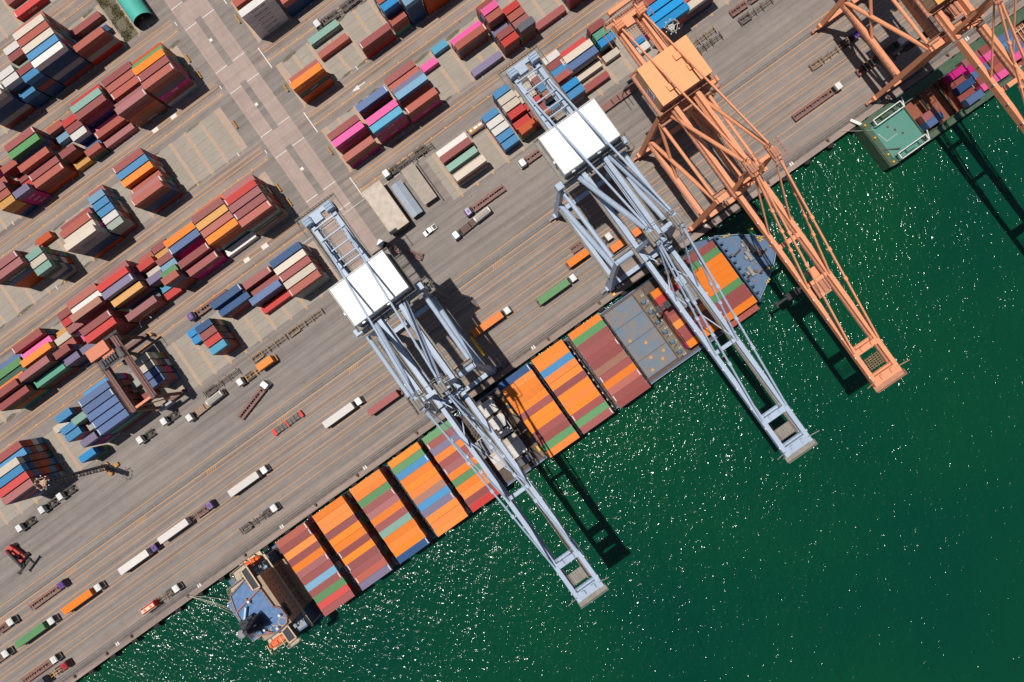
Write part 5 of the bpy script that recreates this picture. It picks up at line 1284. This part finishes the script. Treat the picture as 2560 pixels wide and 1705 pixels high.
for i in range(6):
    y = -5.5-i*4.1; q = MB(); q.pipe((38.0, y, 2.9), (38.0, y, 3.9), .55, 12); q.pipe((38.0, y, 3.9), (38.0, y, 4.3), .72, 12, .3); q.build('vent', mat('vent blue', (.10, .18, .27), .4), t)
    q = MB(); q.beam((37.2, y-2.0, 2.95), (38.9, y-1.6, 3.1), .25); q.box(36.9, 37.3, y-.6, y+.6, 2.9, 3.5); q.build('deck_fitting', m_fel, t)
# lashing bridges in the gaps
for x in (-95.9, -80.4, -64.9, -50.1, -5.2, 9.1, 23.3):
    q = MB()
    for y in [-1.0-3.5*i for i in range(9)]: q.beam((x, y, 2.03), (x, y, 7.2), .22)
    q.box(x-.2, x+.2, -29.2, -.8, 5.0, 5.08)
    q.build('lashing_bridge', m_fel, t)
q = MB()
for x in (9.1, -5.2, 38.9, 39.6):
    for i in range(10): q.box(x-.5, x-.15, -28+i*2.7, -27.3+i*2.7, 5.08 if x < 20 else 2.9, 5.5 if x < 20 else 3.3)
q.build('lashing_gear', mat('pale lashing gear', (.42, .40, .38), .6, dirt=.5), t)
# white deck with a narrow cross rail, vents and boxes beside it
q = MB(); q.box(-29.6, -28.9, -28.5, -1.0, 2.26, 6.0); q.build('cell_guide', mat('pale steel', (.55, .54, .53), .5, dirt=.4), t)
q = MB(); q.box(-20.4, -18.9, -28.6, -1.0, 2.03, 2.8); q.build('cross_deck', m_hat2, t)
for y, c in ((-6.0, m_ylw), (-9.6, m_ylw), (-19.8, m_ylw), (-25.2, m_ylw), (-8.0, None), (-21.4, None)):
    q = MB()
    if c: q.box(-20.1, -19.2, y-1.0, y+1.0, 2.8, 3.7)
    else: q.pipe((-19.6, y, 2.8), (-19.6, y, 3.5), .6, 12); q.pipe((-19.6, y, 3.5), (-19.6, y, 4.0), .75, 12, .2)
    q.build('winch_box' if c else 'vent', c or mat('vent blue', (.10, .18, .27), .4), t)
q = MB()
for i in range(34):
    x = random.uniform(-35.4, -29.8); y = random.uniform(-11, -1.6); s_ = random.uniform(.25, .9)
    q.box(x-s_, x+s_, y-s_*.6, y+s_*.6, 2.25, 2.6+random.random()*1.6)
for i in range(12): y = random.uniform(-11, -2); q.beam((-35.2, y, 3+random.random()*1.5), (-30, y+random.uniform(-2, 2), 3.5), .18)
q.build('deck_machinery', m_dkg, t)
q = MB(); q.box(-33.2, -31.6, -12.6, -11.3, 2.25, 4.2); q.box(-30.9, -30.1, -8, -7.0, 2.25, 3.6); q.box(-27, -26.2, -2.4, -1.7, 2.25, 3.2); q.build('deck_box', m_ylw, t)
q = MB(); q.rail([(62, -.35, 2.02), (-112, -.35, 2.02)], 1.1, .05, 3); q.rail([(62, -29.5, 2.02), (-112, -29.5, 2.02)], 1.1, .05, 3); q.build('railing', mat('ship railing', (.5, .5, .48), .6), t)
# superstructure at the stern
ZR = 19.6
sc = 863/260.
def s5(p, Z): return lp(p, 560, 1370, sc, Z)
sup = thing('x', None, None, 0, 0) if False else None
q = MB(); q.box(-125.5, -114.9, -23.2, -5.0, 2.02, ZR-.5); q.build('deckhouse', m_wal, t)
q = MB()
for z in (5.2, 7.6, 13.2, 15.4):
    for y in [-6.4-1.95*i for i in range(9)]: q.box(-114.905, -114.87, y-.28, y+.28, z, z+.5)
q.build('porthole', m_fel, t)
q = MB(); q.box(-114.88, -114.3, -29.3, -.4, 10.4, 10.75); q.beam((-114.3, -.4, 10.6), (-114.3, -29.3, 10.6), .35); 
for y in (-1.2, -6, -11, -16, -22, -28.6): q.beam((-114.4, y, 10.4), (-114.4, y, 2.1), .25)
for y in (-9, -14.5, -19.5): q.beam((-114.3, y, 10.7), (-114.8, y+.2, 14.2), .15)
q.build('front_gallery', m_crm, t)
q = MB(); q.box(-114.86, -112.6, -22.8, -5.6, 2.03, 5.0)
for i in range(9): y = -6.5-i*1.9; q.box(-112.55, -111.4, y-.7, y+.5, 2.03, 3.6)
q.build('lower_house', m_wal, t)
q = MB(); pr = s5([(55, 400), (172, 262), (240, 352), (300, 328), (412, 482), (470, 495), (525, 565), (522, 622), (430, 700), (268, 722), (165, 640), (100, 525)], ZR)
q.prism(pr, ZR-.5, ZR); q.build('bridge_roof', m_blr, t)
q = MB()
for a, b_ in zip(pr, pr[1:]+pr[:1]): q.beam((a[0], a[1], ZR+.04), (b_[0], b_[1], ZR+.04), .28, .32)
q.rail([(x, y, ZR+.1) for x, y in pr+pr[:1]], 1.1, .06, 1.3); q.build('roof_edge', mat('rust pink rail', (.48, .30, .24), .6), t)
for pts in ([(140, 192), (186, 150), (300, 320), (245, 352)], [(480, 692), (528, 640), (602, 742), (542, 786)]):
    q = MB(); p_ = s5(pts, ZR+.4); q.prism(p_, ZR-2.0, ZR+.4); q.build('bridge_wing', m_fel, t)
    q = MB()
    for a, b_ in zip(p_, p_[1:]+p_[:1]): q.beam((a[0], a[1], ZR+.5), (b_[0], b_[1], ZR+.5), .4, .3)
    q.build('wing_edge', m_crm, t)
q = MB()
for pts in ([(62, 208), (165, 125), (190, 150), (140, 192), (160, 245), (95, 280)], [(600, 745), (640, 740), (628, 770), (545, 825), (535, 800)], [(38, 340), (160, 245), (172, 262), (52, 385)]):
    p_ = s5(pts, ZR-2)
    q.sheet(p_, ZR-2.2); q.rail([(x, y, ZR-2.1) for x, y in p_+p_[:1]], 1.3, .09, 1.2)
q.build('wing_platform', mat('pale tan grating', (.42, .34, .26), .7, dirt=.4), t)
q = MB(); p_ = s5([(306, 262), (322, 252), (446, 452), (486, 470), (545, 560), (552, 612), (530, 616), (524, 566), (470, 496), (414, 486)], ZR-1.2); q.prism(p_, ZR-3.2, ZR-1.2); q.build('bridge_windows', m_glass, t)
q = MB(); p_ = s5([(290, 236), (335, 205), (470, 470), (500, 470), (560, 560), (560, 625), (548, 612), (545, 560), (490, 478), (446, 456)], ZR-3.4)
for a, b_ in zip(p_, p_[1:]): q.beam((a[0], a[1], ZR-3.2), (b_[0], b_[1], ZR-3.2), .3)
q.build('bridge_gallery', m_crm, t)
# aft block below the roof
q = MB(); q.box(-130.5, -125.6, -21.5, -6.5, 2.02, ZR-3.0); q.build('aft_house', m_crm, t)
q = MB(); q.box(-130.4, -125.7, -21.3, -6.7, ZR-3.0, ZR-2.9); q.build('aft_roof', m_blr, t)
# mast and funnel
(mx, my), = s5([(305, 590)], ZR)
q = MB()
for s1, s2 in ((-1, -1), (-1, 1), (1, -1), (1, 1)):
    q.beam((mx+s1*1.6, my+s2*2.2, ZR), (mx+s1*.5, my+s2*.7, ZR+11), .28)
for i in range(6):
    f = 1-i/6*.68; z = ZR+i*1.83; f2 = 1-(i+1)/6*.68; z2 = z+1.83
    for s_ in (-1, 1):
        q.beam((mx-1.6*f, my+s_*2.2*f, z), (mx+1.6*f2, my+s_*2.2*f2, z2), .16); q.beam((mx+s_*1.6*f, my-2.2*f, z), (mx+s_*1.6*f2, my+2.2*f2, z2), .16)
    q.box(mx-1.6*f2, mx+1.6*f2, my-2.2*f2, my+2.2*f2, z2-.06, z2)
q.box(mx-3.2, mx-1.4, my-3.0, my+3.0, ZR+5.4, ZR+5.5); q.beam((mx, my-4.2, ZR+9.5), (mx, my+4.2, ZR+9.5), .18); q.beam((mx-2.5, my, ZR+7.4), (mx+2.2, my, ZR+7.4), .25)
for i in range(18): q.beam((mx-3.4+random.random()*5, my-3+random.random()*6, ZR+random.random()*4), (mx-2.6+random.random()*4, my-3+random.random()*6, ZR+2+random.random()*6), .12)
q.build('radar_mast', m_fel, t)
(fx, fy), = s5([(205, 655)], ZR+3)
q = MB(); q.box(fx-2.8, fx+2.2, fy-2.6, fy+2.6, ZR-4, ZR+2.0); q.build('funnel_casing', m_fel, t)
q = MB(); q.pipe((fx-1.2, fy-.3, ZR+2), (fx-1.5, fy-.3, ZR+6.0), 1.35, 16); q.pipe((fx+.9, fy+.8, ZR+2), (fx+.9, fy+.8, ZR+4.0), .4, 8); q.build('funnel', mat('funnel grey', (.22, .22, .24), .5), t)
q = MB()
for px_, py_, r in ((484, 608, 1.0), (420, 672, .9)):
    (cx, cy), = s5([(px_, py_)], ZR)
    for i in range(18): a0, a1 = 2*PI*i/18, 2*PI*(i+1)/18; q.beam((cx+r*1.35*math.cos(a0), cy+r*1.35*math.sin(a0), ZR+.05), (cx+r*1.35*math.cos(a1), cy+r*1.35*math.sin(a1), ZR+.05), .18, .06)
q.build('roof_ring', m_ylw, t)
q = MB()
for px_, py_ in ((215, 435), (345, 672), (455, 655), (470, 548)): (cx, cy), = s5([(px_, py_)], ZR); q.pipe((cx, cy, ZR), (cx, cy, ZR+1.4), .45, 10)
q.build('radome', m_lamp, t)
q = MB(); a, b_ = s5([(182, 490), (172, 590)], ZR+1); q.beam((a[0], a[1], ZR+1.2), (b_[0], b_[1], ZR+1.2), .6, .5); q.build('awning', mat('pale blue awning', (.40, .58, .72), .5), t)
q = MB()
for pts in ([(105, 530), (300, 335)], [(180, 420), (225, 462)], [(195, 705), (340, 640)], [(340, 690), (400, 700)]):
    a, b_ = s5(pts, ZR+.5); q.beam((a[0], a[1], ZR+.6), (b_[0], b_[1], ZR+.6), .35)
q.build('roof_pipe', mat('rust red pipe', (.42, .15, .10), .6), t)
q = MB(); q.box(-131.2, -115, -28.6, -23.4, 2.03, 8.0); q.box(-131.2, -115, -4.8, -1.0, 2.03, 8.0); q.build('side_house', m_hull, t)
q = MB(); q.box(-124, -115.4, -28.0, -24.0, 8.0, 8.06); q.box(-124, -115.4, -4.6, -1.2, 8.0, 8.06)
for i in range(20):
    sd = random.choice((-26, -3)); x = random.uniform(-123, -116); s_ = random.uniform(.2, .7); q.box(x-s_, x+s_, sd-s_, sd+s_, 8.06, 8.4+random.random())
q.build('side_deck', mat('side deck grey', (.26, .30, .34), .7, dirt=.6), t)
def lifeboat(pts, Z, label):
    (cx, cy), = s5(pts, Z)
    l = thing('lifeboat', label, 'lifeboat', cx, -cy, Z-1.2)
    q = MB(); rings = []
    N_ = 10
    for i, (x, r) in enumerate(((-3.6, .25), (-3.1, .85), (-2, 1.2), (0, 1.35), (2, 1.2), (3.1, .85), (3.7, .25))):
        rings.append([(x, r*math.cos(2*PI*k_/N_), 1.1+r*.85*math.sin(2*PI*k_/N_)) for k_ in range(N_)])
    vs = sum(rings, []); fs = []
    for i in range(len(rings)-1):
        for k_ in range(N_): fs.append((i*N_+k_, i*N_+(k_+1) % N_, (i+1)*N_+(k_+1) % N_, (i+1)*N_+k_))
    q.add(vs, [f[::-1] for f in fs]+[tuple(range(N_)), tuple(range(len(vs)-1, len(vs)-N_-1, -1))])
    q.box(-1.4, .4, -.55, .55, 2.1, 2.6); q.build('hull', m_lb, l)
    q = MB(); q.pipe((-3.0, 0, .2), (3.0, 0, .2), .12, 6); q.box(-2.0, 2.2, -1.38, -1.33, 1.0, 1.2); q.box(-2.0, 2.2, 1.33, 1.38, 1.0, 1.2); q.build('fender_strip', m_crm, l)
    return cx, cy
for pts, lb, sg in (([(452, 770)], 'orange enclosed lifeboat on the seaward side of the stern house', -1), ([(225, 128)], 'orange lifeboat on the quay side of the stern house', 1)):
    cx, cy = lifeboat(pts, 13.5 if sg < 0 else 9.5, lb); z = 12.0 if sg < 0 else 8.0
    q = MB()
    for dx in (-2.6, 2.6) if sg < 0 else (-1.8, 1.8):
        q.beam((cx+dx, cy+1.8*-sg*-1, z), (cx+dx, cy-1.9*-sg*-1, z+.1), .35); q.beam((cx+dx, cy+2.0*(-sg)*-1, z), (cx+dx, cy+1.9*(-sg)*-1, z+4.2), .3); q.beam((cx+dx, cy+1.9*(-sg)*-1, z+4.2), (cx+dx, cy-1.2*(-sg)*-1, z+4.0), .3)
    q.box(cx-4, cx+4, cy-1.9, cy+1.9, z-.3, z-.15)
    q.build('davit', m_crm, t)
m_rope = mat('pale mooring rope', (.50, .46, .36), .8, var=0)
def rope(pA, zA, pB, zB, label, r=.06, n=8):
    a = Vector((*at(*pA, zA), zA)); b_ = Vector((*at(*pB, zB), zB)); mid = (a+b_)/2
    l = thing('mooring_line', label, 'rope', mid.x, mid.y, mid.z, 0, 'mooring lines')
    q = MB(); prev = None
    for i in range(n+1):
        f = i/n; p = a.lerp(b_, f)-mid; p = Vector((p.x, -p.y, p.z-.8*math.sin(PI*f)))
        if prev is not None: q.pipe(prev, p, r, 5)
        prev = p
    q.build('line', m_rope, l) if False else None
    o = q.build('strand', m_rope, l)
A0_ = (471, 1490)
rope(A0_, .6, (577, 1502), 4, 'pale mooring line from quay bollard to ship stern, uppermost of four')
rope(A0_, .6, (590, 1526), 4, 'pale mooring line from quay bollard to ship stern, second of four')
rope(A0_, .6, (589, 1531), 4, 'pale mooring line from quay bollard to ship stern, third of four')
rope(A0_, .6, (587, 1538), 4, 'pale mooring line from quay bollard to ship stern, lowest of four')
rope((2096, 326), .6, (2182, 325), 2.5, 'pale mooring line from quay bollard to the green barge')

# ------------------------------------------------------------------ the green barge
m_gh = mat('barge green', (0.035, 0.095, 0.055), .6, dirt=.6, dcol=(.14, .12, .09), dscale=.5, rust=.18, var=0)
m_td = mat('barge teal deck', (0.075, 0.235, 0.185), .7, dirt=.6, dcol=(.12, .22, .19), dscale=.5, rust=.06, var=0)
m_ho = mat('barge hold rust', (0.260, 0.085, 0.045), .8, dirt=.5, dcol=(.16, .07, .05), dscale=.5, rust=.3, var=0)
t = thing('barge', 'green barge with teal stern deck and open rust red hold at upper right', 'barge', 0, 0, 0)
q = MB(); q.prism([(131.5, 1.0), (131.5, -16.6), (140, -17.2), (210, -16.6), (210, 1.2), (140, 1.6)], -5, -.3)
q.prism([(131.5, 1.0), (131.5, -16.6), (134.0, -16.9), (134.0, 1.3)], -.3, 1.8)
q.box(134, 210, -16.9, -14.6, -.3, 1.8); q.box(134, 210, -2.0, 1.2, -.3, 1.8)
q.build('hull', m_gh, t)
q = MB(); q.box(134.0, 146.4, -14.6, -2.0, -.3, 1.95); q.build('teal_deck', m_td, t)
q = MB(); q.box(146.4, 210, -14.6, -2.0, -.29, .15); q.build('hold_floor', m_ho, t)
q = MB(); q.box(146.4, 146.7, -14.6, -2.0, .15, 2.6)
for y in (-14.6, -2.0): q.box(146.4, 210, y-.15, y+.15, 1.8, 2.7)
for x in (153.8, 160.5, 168.0, 175.0, 181.6): q.box(x-.12, x+.12, -14.4, -2.2, .15, 1.0)
q.build('hold_coaming', m_gh, t)
m_wf = mat('white frame', (.66, .66, .63), .6, dirt=.35)
for y in (-1.4, -15.2):
    q = MB()
    for x0, x1 in ((134.6, 145.4),):
        for yy in (y-1.1, y+1.1): q.beam((x0, yy, 4.6), (x1, yy, 4.6), .32)
        for xx in (x0, x1): q.beam((xx, y-1.1, 4.6), (xx, y+1.1, 4.6), .32)
        for xx in (x0, (x0+x1)/2, x1):
            for yy in (y-1.1, y+1.1): q.beam((xx, yy, 1.8), (xx, yy, 4.5), .2)
    q.beam((145.4, y-1.3, 4.6), (146.6, y+1.9, 4.6), .3)
    q.build('white_frame', m_wf, t)
    q = MB(); q.box(135.4, 144.6, y-.9, y+.9, 1.82, 2.3); q.pipe((138, y, 2.9), (141.0, y, 2.9), .6, 12); q.box(143, 144.2, y-.6, y+.6, 2.3, 3.3); q.build('engine_house', m_gh if y > -5 else m_td, t)
q = MB()
for x, y in ((138.6, -5.0), (140, -7.2), (141.4, -9.6)): q.pipe((x, y, 1.95), (x, y, 2.1), .4, 10)
q.beam((135.4, -9.8, 2.1), (138.9, -7.2, 2.1), .12, .1) if False else None
q.build('deck_plate', m_rusty, t)
q = MB(); q.beam((134.6, -5.0, 2.05), (135.6, -8.8, 2.05), .16); q.beam((135.6, -8.8, 2.05), (139.8, -8.6, 2.05), .12); q.build('deck_line', m_wf, t)
q = MB(); q.rail([(131.7, .8, 1.8), (131.7, -16.4, 1.8)], 1.1, .06, 1.4); q.beam((133, -10.5, 2.0), (137.2, -13.2, 3.0), .3); q.build('stern_railing', m_dkg, t)
q = MB()
for x, y, c in ((132.6, -.2, 0), (132.8, -5.5, 0), (133.0, -12.6, 0), (133.0, -15.6, 0)): q.pipe((x, y, 1.8), (x, y, 2.7), .35, 8)
q.build('mooring_bitt', m_ylw, t)
q = MB(); q.beam((132.2, .8, 1.9), (131.0, 4.2, .6), 1.0, .12); q.build('gangway', m_wf, t)
q = MB()
for i in range(16): x = 188+i*1.3; q.beam((x, -13, 2.6), (x+.6, -3, 2.6), .22)
q.beam((186, -4, 2.7), (208, -4, 2.7), .3); q.beam((186, -12, 2.7), (208, -12, 2.7), .3); q.build('hold_grid', m_crm, t)
q = MB(); q.box(196, 206, -13, -2, 1.8, 5.5); q.build('bow_house', m_td, t)
q = MB()
for x in (135.5, 143, 152, 162, 171, 181, 190): q.pipe((x, 1.0, 1.0), (x, 1.7, 1.0), .5, 10); q.pipe((x, -16.9, .6), (x, -17.4, .6), .5, 10)
q.build('tyre_fender', m_rubber, t)
